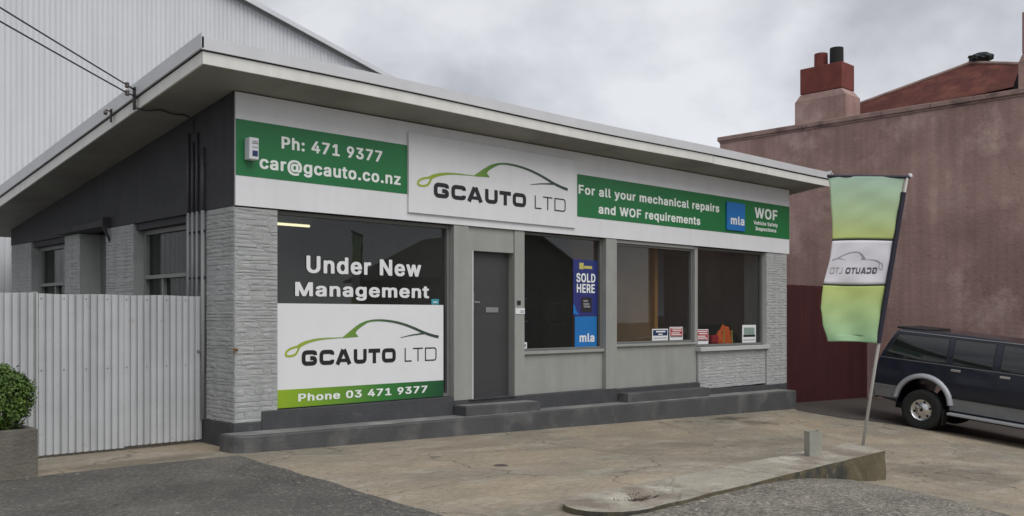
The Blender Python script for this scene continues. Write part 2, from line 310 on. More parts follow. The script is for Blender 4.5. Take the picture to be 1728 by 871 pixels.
# letter outlines for the signs' plain grotesque lettering: advance and contours in 1/1000 em
GLYPHS = {'.':(240,['122,105 69,105 41,93 26,75 20,42 26,10 41,-10 69,-22 114,-24 131,-21 149,-11 164,7 170,35 164,75 146,95']),
'0':(505,['256,534 204,536 154,527 104,500 66,459 44,414 23,332 18,267 20,204 26,162 44,94 66,49 106,7 149,-16 199,-25 247,-27 297,-19 349,8 387,49 410,94 430,179 436,249 430,327 407,419 387,460 347,502 304,525', '237,435 267,415 287,387 302,352 313,282 313,227 302,159 285,117 264,92 249,81 229,73 217,76 189,91 164,127 151,157 143,194 138,254 143,314 149,342 169,392 187,415 199,425 217,435']),
'1':(505,['294,529 187,530 175,527 59,441 56,421 56,366 62,344 75,340 112,342 175,387 180,386 181,81 175,75 65,75 55,72 49,66 46,26 50,-14 62,-20 402,-20 417,-14 421,6 421,49 415,71 402,75 312,75 306,79 306,504 302,524']),
'3':(505,['389,527 58,528 43,522 39,502 39,459 45,437 58,433 230,432 229,427 130,314 126,294 129,237 133,232 143,228 218,225 250,216 273,200 288,182 298,154 296,127 284,104 268,89 253,80 215,71 185,79 159,97 142,122 136,147 128,151 30,153 18,147 15,132 25,77 40,47 75,12 108,-7 160,-24 193,-27 240,-27 283,-22 335,-4 365,16 398,51 413,84 422,144 416,192 406,222 386,252 363,274 331,294 288,306 283,312 398,444 402,464 401,504 398,522']),
'4':(505,['328,529 236,530 219,522 14,176 10,154 10,109 14,91 26,85 249,85 252,79 255,-11 259,-16 269,-20 354,-20 366,-16 372,6 372,69 373,81 376,85 426,85 439,91 442,111 442,156 439,176 434,180 379,182 373,186 372,311 366,334 354,338 271,338 258,334 252,311 251,185 164,182 158,186 336,489 339,506 337,521']),
'7':(505,['410,529 51,530 36,524 32,504 32,459 36,439 41,435 51,432 271,432 277,429 136,148 70,16 71,-14 86,-20 176,-20 188,-17 194,-11 419,434 422,454 422,506 418,524']),
'9':(505,['262,534 198,535 178,532 118,512 82,484 57,451 42,414 34,356 36,316 40,296 57,251 80,220 113,196 160,178 205,175 209,171 105,19 103,1 105,-14 118,-20 213,-20 228,-14 368,194 398,251 408,279 416,316 419,351 411,409 396,449 372,481 336,511 290,529', '235,437 253,429 268,417 286,394 296,364 296,336 286,309 268,285 245,271 228,265 218,268 198,276 185,286 167,309 157,334 155,354 165,391 182,414 200,429 218,437']),
':':(240,['125,380 66,380 43,370 26,350 20,317 26,285 41,265 66,253 114,251 131,254 149,264 164,282 170,310 164,350 152,367', '122,105 69,105 41,93 26,75 20,42 26,10 41,-10 69,-22 114,-24 131,-21 149,-11 164,7 170,35 164,75 146,95']),
'@':(728,['375,511 329,512 271,507 194,487 139,459 88,414 59,377 36,329 18,261 10,169 18,91 36,26 59,-22 91,-64 143,-106 196,-132 266,-150 326,-155 384,-155 449,-147 494,-137 529,-124 533,-106 532,-91 519,-51 511,-42 469,-40 396,-60 324,-62 269,-49 224,-27 195,-4 176,18 161,41 141,86 130,134 128,184 130,221 141,269 163,319 178,339 191,356 224,384 269,407 326,420 371,420 424,407 461,387 495,356 399,353 359,362 284,360 231,339 199,309 181,281 166,241 158,181 160,149 166,116 181,74 198,46 228,16 266,-2 309,-8 369,-5 389,1 419,15 434,6 464,-4 501,-10 531,-10 566,-5 606,13 627,34 644,66 652,91 662,151 665,199 662,261 642,339 622,381 594,417 544,462 496,487 456,499 426,507', '506,342 519,326 539,286 550,236 547,136 533,99 529,91 519,86 514,89 505,104 503,339', '341,269 364,259 379,241 390,211 392,179 387,141 374,113 359,98 346,91 324,88 304,100 283,129 273,164 273,201 281,226 304,255 329,269']),
'D':(555,['245,529 49,530 34,524 30,504 30,6 34,-14 49,-20 241,-20 271,-16 309,-12 376,13 427,56 462,106 482,164 492,256 482,346 462,404 429,452 387,489 369,499 309,522', '209,432 254,427 297,409 331,377 352,346 362,314 368,281 368,229 352,164 327,126 294,99 254,83 234,80 161,78 155,81 155,426 161,432']),
'E':(471,['390,529 49,530 34,524 30,504 30,6 34,-14 49,-20 391,-19 402,-11 405,51 401,72 386,78 156,80 157,209 371,211 382,219 385,279 381,299 369,305 157,306 155,426 161,432 384,432 396,436 402,459 402,504 399,524']),
'F':(462,['388,529 49,530 34,524 30,504 30,6 33,-11 36,-16 49,-20 136,-20 149,-16 155,6 155,86 157,199 359,200 371,206 375,226 372,289 361,297 157,299 156,430 381,432 391,435 396,439 400,456 400,504 396,524']),
'H':(569,['475,529 381,530 366,524 362,504 362,316 356,310 157,311 155,504 151,524 136,530 49,530 34,524 30,504 30,6 34,-14 54,-20 136,-20 151,-14 155,6 155,206 161,212 360,211 362,6 366,-14 381,-20 469,-20 484,-14 488,6 488,504 484,524']),
'I':(252,['286,529 20,530 5,524 1,504 1,459 5,438 20,432 82,432 88,426 88,84 82,78 20,78 5,72 1,51 1,6 5,-14 12,-18 280,-20 295,-14 298,6 298,51 295,72 280,78 220,78 214,84 214,426 220,432 280,432 295,438 298,459 298,506 295,524']),
'L':(445,['142,529 49,530 36,526 33,521 30,504 30,6 33,-11 36,-16 49,-20 276,-20 371,-20 384,-16 390,6 387,69 384,74 371,78 156,80 155,504 151,524']),
'M':(681,['585,529 464,530 449,524 319,185 314,179 179,524 164,530 49,530 34,524 30,504 30,6 33,-11 36,-16 49,-20 134,-20 146,-16 152,4 152,41 154,240 162,229 258,-14 274,-20 354,-20 366,-16 372,-9 466,231 474,243 475,6 479,-14 494,-20 579,-20 594,-14 598,6 598,504 594,524']),
'N':(576,['480,529 389,530 374,524 370,504 369,206 363,209 162,524 146,530 49,530 34,524 30,504 30,6 34,-14 39,-18 136,-20 151,-14 155,6 156,299 162,296 359,-14 374,-20 474,-20 489,-14 492,6 492,504 489,524']),
'O':(586,['298,534 241,536 201,530 179,525 124,500 75,457 43,409 21,344 15,309 10,259 15,199 21,164 43,99 75,52 124,9 186,-19 236,-25 289,-27 344,-19 414,12 457,49 489,97 514,167 517,184 522,242 517,322 512,349 489,412 455,462 411,500 349,527', '279,432 304,425 332,409 355,389 372,364 382,347 394,309 400,244 397,209 382,162 355,119 324,94 291,79 271,76 256,77 236,81 209,94 176,124 153,159 141,194 132,254 138,302 151,344 178,387 208,414 224,422 256,433']),
'P':(497,['255,529 49,530 36,526 33,521 30,504 30,6 33,-11 36,-16 49,-20 146,-18 151,-14 155,4 155,39 157,164 249,165 304,170 355,189 392,216 401,228 418,251 432,291 439,346 437,369 432,406 416,447 392,479 356,504 299,524', '221,432 249,429 279,417 304,389 312,366 312,329 302,304 279,278 246,265 161,262 155,269 155,429 161,432']),
'R':(501,['255,529 46,530 34,524 30,504 30,6 34,-14 49,-20 136,-20 151,-14 155,6 157,176 221,176 253,119 329,-17 341,-20 441,-20 454,-14 456,1 454,16 447,31 358,196 399,231 414,251 432,291 439,354 429,419 417,449 399,474 361,504 306,524', '224,432 251,429 274,422 289,411 307,389 315,359 312,331 300,306 274,286 244,278 161,275 155,281 155,429 161,432']),
'S':(499,['256,535 204,536 159,530 119,518 79,495 46,460 31,430 23,385 23,362 31,317 62,271 104,242 269,188 297,171 307,160 315,145 315,135 307,117 287,92 249,74 217,71 187,79 167,89 152,102 139,122 132,150 127,154 27,156 12,150 9,132 19,80 39,41 69,12 102,-8 152,-23 177,-26 249,-29 279,-26 299,-23 349,-6 384,16 412,47 430,82 435,112 438,147 430,195 419,218 387,253 334,283 192,327 164,344 146,367 147,387 157,403 172,418 199,433 232,436 254,430 278,417 297,397 309,365 314,361 412,358 427,365 430,385 422,427 405,462 382,488 339,516 294,530']),
'U':(570,['475,528 381,530 366,523 362,503 362,166 351,131 331,105 306,85 276,75 241,75 201,93 184,107 169,128 156,161 155,503 151,524 136,530 49,530 36,526 30,503 30,416 30,168 38,111 61,61 91,24 121,3 186,-22 236,-28 281,-28 331,-22 389,-2 427,26 459,63 479,113 488,173 488,503 484,523']),
'V':(532,['481,529 385,530 367,522 242,165 237,171 111,524 95,530 5,530 -10,524 -13,509 -11,491 30,381 177,-14 192,-20 295,-19 305,-14 313,4 485,479 491,496 491,519 490,524']),
'W':(739,['688,529 592,530 577,524 498,219 492,208 408,521 397,529 295,530 279,524 195,208 192,208 187,224 107,525 92,530 5,530 -10,524 -13,509 -11,491 28,349 130,-16 142,-20 242,-20 257,-14 342,291 353,264 427,-14 442,-20 547,-19 557,-14 560,-6 698,494 698,521']),
'a':(442,['238,402 156,404 116,395 81,382 43,352 28,335 16,310 15,280 21,272 84,254 114,254 126,259 138,277 156,295 184,308 201,308 214,305 231,293 239,282 245,260 239,252 229,249 104,230 49,208 18,180 6,150 2,122 0,105 5,70 18,35 40,7 71,-13 114,-26 184,-29 209,-26 249,-13 266,-19 349,-19 364,-13 368,7 368,252 359,310 349,335 334,357 312,377 286,390', '244,153 245,132 237,112 226,96 204,77 184,69 166,67 138,80 128,90 122,105 128,120 139,130 156,140 179,145']),
'c':(448,['244,403 190,404 148,399 100,381 88,374 54,343 30,308 12,258 4,193 12,121 28,71 58,27 92,-2 128,-17 185,-28 258,-25 313,-7 331,3 356,26 373,48 388,81 391,101 388,116 383,121 323,137 288,136 277,131 265,105 245,83 218,70 200,70 170,84 153,103 136,131 126,173 127,206 135,241 154,276 172,293 190,304 218,307 240,296 263,273 275,248 288,242 323,242 373,255 388,263 389,293 381,316 348,360 308,386 280,396']),
'd':(477,['389,528 300,530 285,524 282,503 280,392 243,402 215,404 180,404 138,399 88,379 47,341 27,308 12,263 4,181 12,118 27,71 50,33 62,21 88,-2 120,-17 173,-28 243,-25 283,-11 290,-17 303,-20 383,-20 398,-14 402,6 402,503 398,523', '213,306 240,292 258,274 271,251 281,208 282,173 271,128 254,98 238,83 215,70 195,70 173,82 147,111 129,158 126,206 135,243 154,278 170,294 190,304']),
'e':(456,['234,403 188,404 145,399 100,381 88,374 54,343 30,308 12,258 4,193 12,121 28,72 57,28 92,-2 145,-22 190,-28 265,-25 315,-10 338,3 363,25 381,48 391,71 394,88 388,108 328,124 293,124 280,121 265,98 248,80 215,68 198,70 177,78 155,96 137,121 130,146 135,149 383,150 398,156 402,201 396,253 386,293 368,331 343,360 318,379 275,396', '218,306 238,296 253,282 273,246 268,242 188,242 138,242 134,246 135,252 154,281 173,296 193,306']),
'f':(306,['226,549 162,550 107,535 84,519 69,501 57,476 50,402 -8,400 -18,396 -21,391 -24,334 -20,314 -5,308 45,308 51,301 51,6 54,-11 57,-16 67,-20 112,-20 155,-20 165,-16 168,-11 171,6 171,304 177,308 242,308 252,311 256,316 258,374 255,394 240,400 177,400 171,406 174,431 180,442 189,449 197,451 242,450 252,454 256,459 271,506 271,534 260,542']),
'g':(477,['234,403 175,404 135,398 88,378 53,346 27,308 12,263 4,198 6,155 12,118 27,75 50,42 88,10 135,-10 183,-16 238,-13 278,-1 281,-7 276,-32 259,-55 248,-63 228,-73 203,-76 178,-70 160,-60 129,-27 118,-22 85,-21 58,-34 30,-49 24,-57 25,-85 37,-107 58,-128 78,-143 110,-158 150,-168 180,-171 260,-168 318,-153 348,-135 373,-111 393,-72 402,-20 402,373 399,390 395,395 383,399 303,399 290,395 283,388 250,401', '215,306 245,289 258,275 272,250 281,210 281,173 273,138 256,110 238,93 228,87 213,82 193,82 173,92 155,107 142,128 132,150 127,175 127,210 135,243 155,279 173,296 193,306']),
'h':(462,['130,529 42,530 29,526 26,521 23,504 23,6 27,-14 42,-20 124,-20 139,-14 143,6 143,224 154,269 174,291 204,306 227,302 247,287 257,270 262,261 266,241 266,6 269,-14 284,-20 369,-20 382,-16 388,6 388,236 380,301 370,334 350,361 327,381 284,399 242,405 214,405 172,400 144,391 143,506 139,524']),
'i':(219,['104,544 72,545 45,539 29,529 17,514 11,484 17,454 40,430 64,424 100,422 122,428 140,439 150,454 156,484 150,514 132,534', '131,399 42,400 30,396 26,391 24,374 24,6 27,-14 36,-19 125,-20 137,-16 141,-11 144,6 144,374 140,394']),
'l':(241,['130,527 37,527 27,522 23,502 23,82 26,59 31,32 48,4 74,-14 104,-20 174,-22 192,-19 207,-11 210,7 197,67 184,73 152,74 146,82 143,97 143,502 139,522']),
'm':(662,['478,404 404,405 387,402 354,392 322,371 282,397 244,405 182,405 144,392 124,400 42,400 27,394 23,374 23,6 27,-14 42,-20 124,-20 139,-14 143,6 143,236 146,256 154,274 163,286 182,302 197,307 207,307 227,294 242,271 243,131 243,6 247,-14 262,-20 347,-20 359,-16 366,6 366,254 374,276 388,294 409,307 424,307 449,292 462,274 465,261 466,6 469,-14 484,-20 569,-20 584,-14 588,6 588,251 580,314 565,349 547,371 518,391']),
'n':(462,['248,404 214,405 172,400 144,389 137,396 124,400 42,400 27,394 23,374 23,6 29,-16 42,-20 124,-20 139,-14 143,6 143,226 154,269 171,289 204,306 222,304 247,287 262,261 266,241 266,6 269,-14 284,-20 369,-20 384,-14 388,6 388,236 380,304 370,334 360,349 327,381 284,399']),
'o':(468,['232,403 190,404 148,399 90,376 52,341 30,308 9,241 4,193 9,136 30,68 57,28 92,-2 143,-22 183,-28 228,-28 270,-23 325,0 364,36 386,68 403,118 409,156 412,188 403,258 386,306 363,341 328,374 315,381 270,399', '218,306 245,292 271,261 286,221 289,178 281,136 264,103 243,83 225,73 198,70 170,84 153,103 137,128 127,171 126,203 135,241 154,276 172,293 190,304']),
'p':(477,['253,403 182,402 144,390 137,396 124,400 42,400 29,396 26,391 23,373 23,-137 26,-154 29,-159 42,-163 134,-160 140,-154 143,-112 144,-14 182,-25 249,-28 292,-22 334,-4 377,36 397,68 413,118 420,191 413,258 397,308 373,346 337,379 289,399', '229,306 255,293 277,268 295,223 298,178 290,136 274,105 254,85 232,70 212,70 186,83 164,108 151,133 146,153 143,198 151,243 167,274 194,299 214,307']),
'q':(477,['222,403 178,404 140,399 115,391 88,379 49,343 27,308 12,263 4,196 7,151 12,116 30,66 52,31 87,-2 135,-22 175,-28 243,-25 280,-14 282,-62 282,-137 288,-159 300,-163 383,-163 395,-159 399,-154 402,-137 401,376 398,393 385,399 300,399 290,396 283,388 245,401', '213,306 240,292 258,274 271,251 281,208 282,173 271,128 254,98 238,83 215,70 195,70 173,82 147,111 129,158 126,206 135,243 154,278 170,294 190,304']),
'r':(311,['260,404 192,405 144,392 124,400 42,400 27,394 23,374 23,6 27,-14 32,-18 124,-20 139,-14 143,6 143,234 146,251 163,281 184,297 209,305 254,302 269,308 273,329 273,379 269,399']),
's':(417,['214,403 135,402 87,386 70,376 37,346 24,321 19,291 17,273 24,228 47,191 82,167 130,150 207,131 225,121 235,108 235,98 220,81 205,73 180,67 147,80 132,95 122,119 110,126 75,127 27,116 10,108 7,91 14,58 37,20 60,0 87,-15 127,-25 142,-26 210,-28 240,-25 287,-10 315,7 340,33 353,58 358,86 361,108 353,156 330,189 297,212 167,250 150,261 140,273 142,284 156,298 180,310 197,309 217,299 241,263 255,257 287,257 332,268 350,276 351,306 343,328 328,351 306,373 285,386 250,399']),
't':(280,['144,490 55,491 42,487 36,465 36,402 30,398 -8,398 -20,392 -24,372 -24,332 -18,310 -5,306 30,306 36,302 36,87 44,37 64,7 82,-6 107,-18 152,-24 205,-24 230,-18 240,-13 242,5 230,68 217,73 170,74 162,80 156,92 156,302 162,306 215,306 227,310 234,332 234,372 230,392 225,396 157,401 156,467 152,485']),
'u':(462,['376,399 284,400 269,394 266,374 265,139 255,111 242,94 224,80 209,73 187,76 164,91 146,124 143,149 143,374 139,394 124,400 42,400 29,396 23,374 23,281 23,131 26,101 41,44 64,14 97,-9 132,-22 157,-25 227,-22 267,-9 274,-16 287,-20 374,-19 384,-14 388,6 388,374 384,394']),
'w':(619,['563,399 469,400 453,394 405,221 397,206 343,394 327,400 242,400 229,397 221,384 173,206 169,203 114,394 99,400 2,398 -4,391 -4,364 42,212 104,6 114,-16 127,-20 212,-20 227,-14 276,161 284,179 342,-14 357,-20 452,-18 458,-11 570,354 573,391']),
'y':(442,['390,399 293,400 278,394 196,171 191,174 185,189 111,394 96,400 6,400 -9,394 -12,379 -10,361 106,61 129,-1 124,-21 106,-54 93,-67 51,-65 35,-71 20,-124 21,-154 38,-162 63,-165 136,-162 176,-147 204,-121 231,-74 399,364 399,391']),
'z':(433,['350,399 36,400 21,394 17,374 17,329 23,306 36,302 193,302 198,299 15,61 12,41 15,-11 18,-16 33,-20 351,-20 366,-14 370,6 370,49 363,71 351,75 186,75 180,79 359,314 362,334 362,376 358,394']),
}
_tc = {}; _gc = {}
def glyph(ch):
    """filled shape of one letter: vertices and faces"""
    if ch in _gc: return _gc[ch]
    cu = bpy.data.curves.new('tmp', 'CURVE'); cu.dimensions = '2D'; cu.fill_mode = 'BOTH'
    for c in GLYPHS[ch][1]:
        P = [tuple(int(k) / 1000 for k in p.split(',')) for p in c.split()]
        sp = cu.splines.new('POLY'); sp.points.add(len(P) - 1); sp.use_cyclic_u = True
        for q, p in zip(sp.points, P): q.co = (p[0], p[1], 0, 1)
    ob = bpy.data.objects.new('tmp', cu); COL.objects.link(ob)
    me = bpy.data.meshes.new_from_object(ob.evaluated_get(bpy.context.evaluated_depsgraph_get()))
    _gc[ch] = ([(v.co.x, v.co.y) for v in me.vertices], [tuple(p.vertices) for p in me.polygons])
    bpy.data.objects.remove(ob); bpy.data.curves.remove(cu); bpy.data.meshes.remove(me); return _gc[ch]
def text_geo(s):
    vs = []; fs = []; pen = 0.
    for ch in s:
        if ch == ' ': pen += .25; continue
        v, f = glyph(ch); o = len(vs); vs += [(p[0] + pen, p[1]) for p in v]; fs += [tuple(i + o for i in q) for q in f]
        pen += GLYPHS[ch][0] / 1000
    return vs, fs
def text(mb, s, x0, x1, zb, h, y, ref='H'):
    """lettering on a wall facing -y: x0..x1 wide, baseline zb, height h of the reference letter"""
    vs, fs = text_geo(s)
    if ref not in _tc: _tc[ref] = max(p[1] for p in text_geo({'x': 'n'}.get(ref, ref))[0])
    k = h / _tc[ref]; a = min(p[0] for p in vs); b = max(p[0] for p in vs)
    mb.add([(x0 + (p[0] - a) / (b - a) * (x1 - x0), y, zb + p[1] * k) for p in vs], fs)
def line(parent, m, *a):
    """one line of lettering, a part of its own"""
    mb = MB(); text(mb, *a); return build('lettering', mb, m, parent)
def ribbon(mb, pts, w, fn, closed=False):
    """flat stroke through 2-D points with width(s) w, placed by fn(x, z)"""
    n = len(pts); P = [Vector(p) for p in pts]; L = []; Q = []
    for i in range(n):
        if closed: a, b = P[(i - 1) % n], P[(i + 1) % n]
        else: a, b = P[max(i - 1, 0)], P[min(i + 1, n - 1)]
        p = P[i]; d1 = (p - a).normalized() if (p - a).length > 1e-9 else (b - p).normalized()
        d2 = (b - p).normalized() if (b - p).length > 1e-9 else d1
        t = (d1 + d2).normalized(); nn = Vector((-t.y, t.x)); c = max(.5, nn.dot(Vector((-d1.y, d1.x))))
        ww = (w[i] if isinstance(w, (list, tuple)) else w) / 2 / c
        L.append(p + nn * ww); Q.append(p - nn * ww)
    vs = [fn(q.x, q.y) for q in L] + [fn(q.x, q.y) for q in Q]
    m = n if closed else n - 1
    mb.add(vs, [(i, (i + 1) % n, n + (i + 1) % n, n + i) for i in range(m)])
def rounded(pts, r, seg=4):
    """polyline with rounded corners at interior points"""
    o = [pts[0]]
    for i in range(1, len(pts) - 1):
        p = Vector(pts[i]); a = (Vector(pts[i - 1]) - p); b = (Vector(pts[i + 1]) - p)
        ra = min(r, a.length * .5); rb = min(r, b.length * .5); A = p + a.normalized() * ra; B = p + b.normalized() * rb
        for k in range(seg + 1):
            t = k / seg; o.append(tuple(A * (1 - t) ** 2 + p * 2 * t * (1 - t) + B * t * t))
    o.append(pts[-1]); return o
def catmull(pts, seg=5):
    P = [Vector(p) for p in pts]; o = []
    for i in range(len(P) - 1):
        a, b, c, d = P[max(i - 1, 0)], P[i], P[i + 1], P[min(i + 2, len(P) - 1)]
        for k in range(seg):
            t = k / seg; o.append(tuple(.5 * ((2 * b) + (c - a) * t + (2 * a - 5 * b + 4 * c - d) * t * t + (3 * b - a - 3 * c + d) * t ** 3)))
    o.append(tuple(P[-1])); return o

def wide_letters(mb, fn, spec, s_frac=.25):
    """extended square lettering; spec: (char, x0, x1, z0, z1, stroke)"""
    for ch, x0, x1, z0, z1, s in spec:
        l, r, b, t = x0 + s / 2, x1 - s / 2, z0 + s / 2, z1 - s / 2; h = z1 - z0; rad = min(h, x1 - x0) * .24
        f = lambda k: (lambda x, z: fn(x, z, k))
        if ch == 'G': ribbon(mb, rounded([(r, t - .19 * h), (r, t), (l, t), (l, b), (r, b), (r, (z0 + z1) / 2 - .02 * h), (x0 + .55 * (x1 - x0), (z0 + z1) / 2 - .02 * h)], rad), s, f(0))
        elif ch == 'C': ribbon(mb, rounded([(r, t - .2 * h), (r, t), (l, t), (l, b), (r, b), (r, b + .2 * h)], rad), s, f(0))
        elif ch == 'A':
            m = (x0 + x1) / 2; q = s * .62
            ribbon(mb, [(x0 + s * .55, z0), (m - q * .2, z1)], s * 1.08, f(0)); ribbon(mb, [(x1 - s * .55, z0), (m + q * .2, z1)], s * 1.08, f(1))
            ribbon(mb, [(x0 + (x1 - x0) * .25, z0 + .27 * h), (x1 - (x1 - x0) * .25, z0 + .27 * h)], s * .8, f(2))
        elif ch == 'U': ribbon(mb, rounded([(l, z1), (l, b), (r, b), (r, z1)], rad), s, f(0))
        elif ch == 'T': ribbon(mb, [(x0, t), (x1, t)], s, f(0)); ribbon(mb, [((x0 + x1) / 2, t), ((x0 + x1) / 2, z0)], s, f(1))
        elif ch == 'O': ribbon(mb, rounded([((l + r) / 2, t), (r, t), (r, b), (l, b), (l, t), ((l + r) / 2, t)], rad)[:-1], s, f(0), closed=True)
        elif ch == 'L': ribbon(mb, [(l, z1), (l, b), (x1, b)], s, f(0))
        elif ch == 'D': ribbon(mb, [(l, t)] + rounded([(l, t), (r, t), (r, b), (l, b)], rad * .9)[1:], s, f(0), closed=True)

# the car outline logo, in metres of the printed window sign (x from its left edge, z)
def car_outline(mb, fn):
    f = lambda k: (lambda x, z: fn(x, z, k))
    loop = catmull([(.884, 1.15), (.826, 1.135), (.743, 1.112), (.694, 1.075), (.69, 1.037), (.743, 1.026), (.809, 1.042), (.842, 1.08), (.862, 1.125)], 4)
    ribbon(mb, loop, .026, f(0))
    b = catmull([(.845, 1.125), (.89, 1.158), (.97, 1.188), (1.079, 1.213), (1.199, 1.226), (1.34, 1.232), (1.49, 1.237)], 4)
    n = len(b); ribbon(mb, b, [.052 - .046 * i / (n - 1) for i in range(n)], f(1))
    A = [(1.464, 1.23), (1.554, 1.292), (1.645, 1.355), (1.737, 1.41), (1.831, 1.443), (1.90, 1.455), (1.90, 1.432), (1.85, 1.418), (1.765, 1.372), (1.695, 1.327), (1.665, 1.292), (1.71, 1.246), (1.482, 1.229)]
    lo = [(1.482, 1.229), (1.60, 1.240), (1.665, 1.285), (1.70, 1.33), (1.765, 1.372), (1.85, 1.418), (1.90, 1.432)]
    hi = [(1.464, 1.231), (1.554, 1.292), (1.63, 1.345), (1.68, 1.378), (1.737, 1.41), (1.831, 1.443), (1.90, 1.455)]
    mb.add([fn(x, z, 2) for x, z in lo] + [fn(x, z, 2) for x, z in hi], [(i, i + 1, 7 + i + 1, 7 + i) for i in range(6)])
    mb.add([fn(1.53, 1.232, 3), fn(1.715, 1.244, 3), fn(1.66, 1.30, 3), fn(1.60, 1.31, 3)], [(0, 1, 2, 3)])
    r = catmull([(1.88, 1.440), (1.982, 1.450), (2.116, 1.447), (2.272, 1.429), (2.431, 1.395), (2.593, 1.345), (2.757, 1.285), (2.904, 1.243), (3.014, 1.222)], 4)
    n = len(r); ribbon(mb, r, [.024 + .014 * i / (n - 1) for i in range(n)], f(4))
    t = catmull([(2.371, 1.221), (2.552, 1.252), (2.76, 1.272)], 4); n = len(t)
    ribbon(mb, t, [.006 + .018 * i / (n - 1) for i in range(n)], f(5))
BOLD = [('G', .901, 1.113, .903, 1.091, .052), ('C', 1.147, 1.357, .904, 1.09, .052), ('A', 1.375, 1.612, .902, 1.088, .052), ('U', 1.645, 1.84, .902, 1.087, .052),
        ('T', 1.868, 2.049, .902, 1.087, .052), ('O', 2.077, 2.296, .902, 1.087, .052)]
THIN = [('L', 2.441, 2.556, .902, 1.083, .017), ('T', 2.580, 2.745, .902, 1.083, .017), ('D', 2.780, 2.978, .902, 1.083, .017)]
LOGO_STOPS = [(0, (.36, .46, .035)), (.3, (.22, .36, .05)), (.48, (.09, .23, .035)), (.62, (.05, .10, .05)), (1, (.03, .05, .045))]

# ------------------------------------------------------------------ ground
def smooth(a, b, x):
    t = min(1, max(0, (x - a) / (b - a))); return t * t * (3 - 2 * t)
def gz(x, y):
    e = -.0105 * max(min(x, 16) - 2, 0) * max(min(-y, 9) - .3, 0)
    g = -.025 * max(min(x, 18), 0) + e
    if y < -5.0: g = g * smooth(2.0, 4.7, x) if x < 4.7 else g
    if y > .5: g = g * 1.0
    return g
def sheet(name, poly, m, dz, xs, ys, rough=0.):
    bm = bmesh.new(); bm.faces.new([bm.verts.new((x, y, 0)) for x, y in poly])
    for x in xs: bmesh.ops.bisect_plane(bm, geom=bm.verts[:] + bm.edges[:] + bm.faces[:], plane_co=(x, 0, 0), plane_no=(1, 0, 0))
    for y in ys: bmesh.ops.bisect_plane(bm, geom=bm.verts[:] + bm.edges[:] + bm.faces[:], plane_co=(0, y, 0), plane_no=(0, 1, 0))
    for v in bm.verts:
        v.co.z = gz(v.co.x, v.co.y) + dz
    bmesh.ops.recalc_face_normals(bm, faces=bm.faces)
    me = bpy.data.meshes.new(name); bm.to_mesh(me); bm.free(); me.materials.append(m)
    for p in me.polygons: p.use_smooth = True
    if me.polygons and me.polygons[0].normal.z < 0: me.flip_normals()
    o = bpy.data.objects.new(name, me); COL.objects.link(o); return o
XS = [i * .33 for i in range(-30, 56)]; YS = [-12 + i * .33 for i in range(0, 44)]
def jag(pts, amp, step=.12):
    o = []
    for (a, b) in zip(pts[:-1], pts[1:]):
        L = math.dist(a, b); n = max(1, int(L / step))
        for k in range(n):
            t = k / n; x = a[0] + (b[0] - a[0]) * t; y = a[1] + (b[1] - a[1]) * t
            d = noise.noise(Vector((x * 1.7, y * 1.7, 3.3))) * amp + noise.noise(Vector((x * 6, y * 6, 9))) * amp * .5
            o.append((x + d, y + d * .8))
    o.append(pts[-1]); return o
kind(sheet('ground', [(-300, -300), (400, -300), (400, 400), (-300, 400)], M['earth'], -.09,
           [-40, -20, -10, -5, 0, 2, 3, 4.7, 6, 8, 10, 12, 14, 16, 18, 30, 60], [-60, -30, -15, -9, -7, -5.01, -4.99, -3, -.3, 1, 12, 40]), 'structure')
kind(sheet('forecourt', [(-10, -10), (18, -10), (18, 2.4), (-10, 2.4)], M['concrete'], 0, XS, YS), 'structure')
edge = jag([(-9.6, -.34), (-4, -.40), (-2.2, -.45), (-1.3, -.42), (-.22, -.52)], .05) + jag([(-.22, -.53), (-.43, -2.77), (-.58, -4.36), (-.55, -5.1), (.0, -5.42)], .035)[1:] + \
       jag([(.0, -5.42), (1.5, -5.34), (3.4, -5.26), (4.15, -5.22)], .01)[1:] + jag([(4.15, -5.22), (3.75, -5.9), (3.1, -6.6), (2.3, -7.7), (2.0, -9.9)], .16)[1:]
kind(sheet('asphalt_road', edge + [(-9.6, -9.9)], M['asphalt'], .008, XS, YS), 'structure')
gp = jag([(-.62, -5.0), (.0, -5.40), (1.5, -5.33), (3.4, -5.25), (4.15, -5.22)], .01) + jag([(4.15, -5.22), (3.70, -5.95), (3.05, -6.65), (2.2, -7.7), (1.8, -9.9)], .16)[1:] + jag([(1.8, -9.9), (-2.2, -9.9), (-1.7, -7.6), (-1.0, -6.2), (-.62, -5.0)], .2)[1:-1]
kind(sheet('gravel_patch', gp, M['gravelly'], .013, XS, YS), 'structure')
edge = jag([(11.6, 2.2), (11.62, -.35), (11.35, -.6), (11.5, -1.5), (12.1, -2.28), (12.95, -4.1), (14.2, -7.2), (15, -9.8)], .07)
kind(sheet('driveway', edge + [(17.6, -9.8), (17.6, 2.2)], M['drive'], .008, XS, YS), 'structure')
mb = MB()
for i in range(4200):        # loose stones on the worn asphalt by the island
    x = rnd.uniform(-2.4, 4.2); y = -5.55 - abs(rnd.gauss(0, .75)) if rnd.random() < .75 else rnd.uniform(-9.0, -5.6)
    if x > 4.0 - (-(y + 5.2)) * .8: continue
    r = rnd.uniform(.005, .016); z = gz(x, y) + .012 + r * .3; k = rnd.random() * 6
    mb.add([(x + r * math.cos(k + a) * rnd.uniform(.7, 1.2), y + r * math.sin(k + a) * rnd.uniform(.7, 1.2), z - r * .6) for a in (0, 1.57, 3.14, 4.71)] + [(x, y, z + r * rnd.uniform(.4, .8))],
           [(0, 1, 4), (1, 2, 4), (2, 3, 4), (3, 0, 4)])
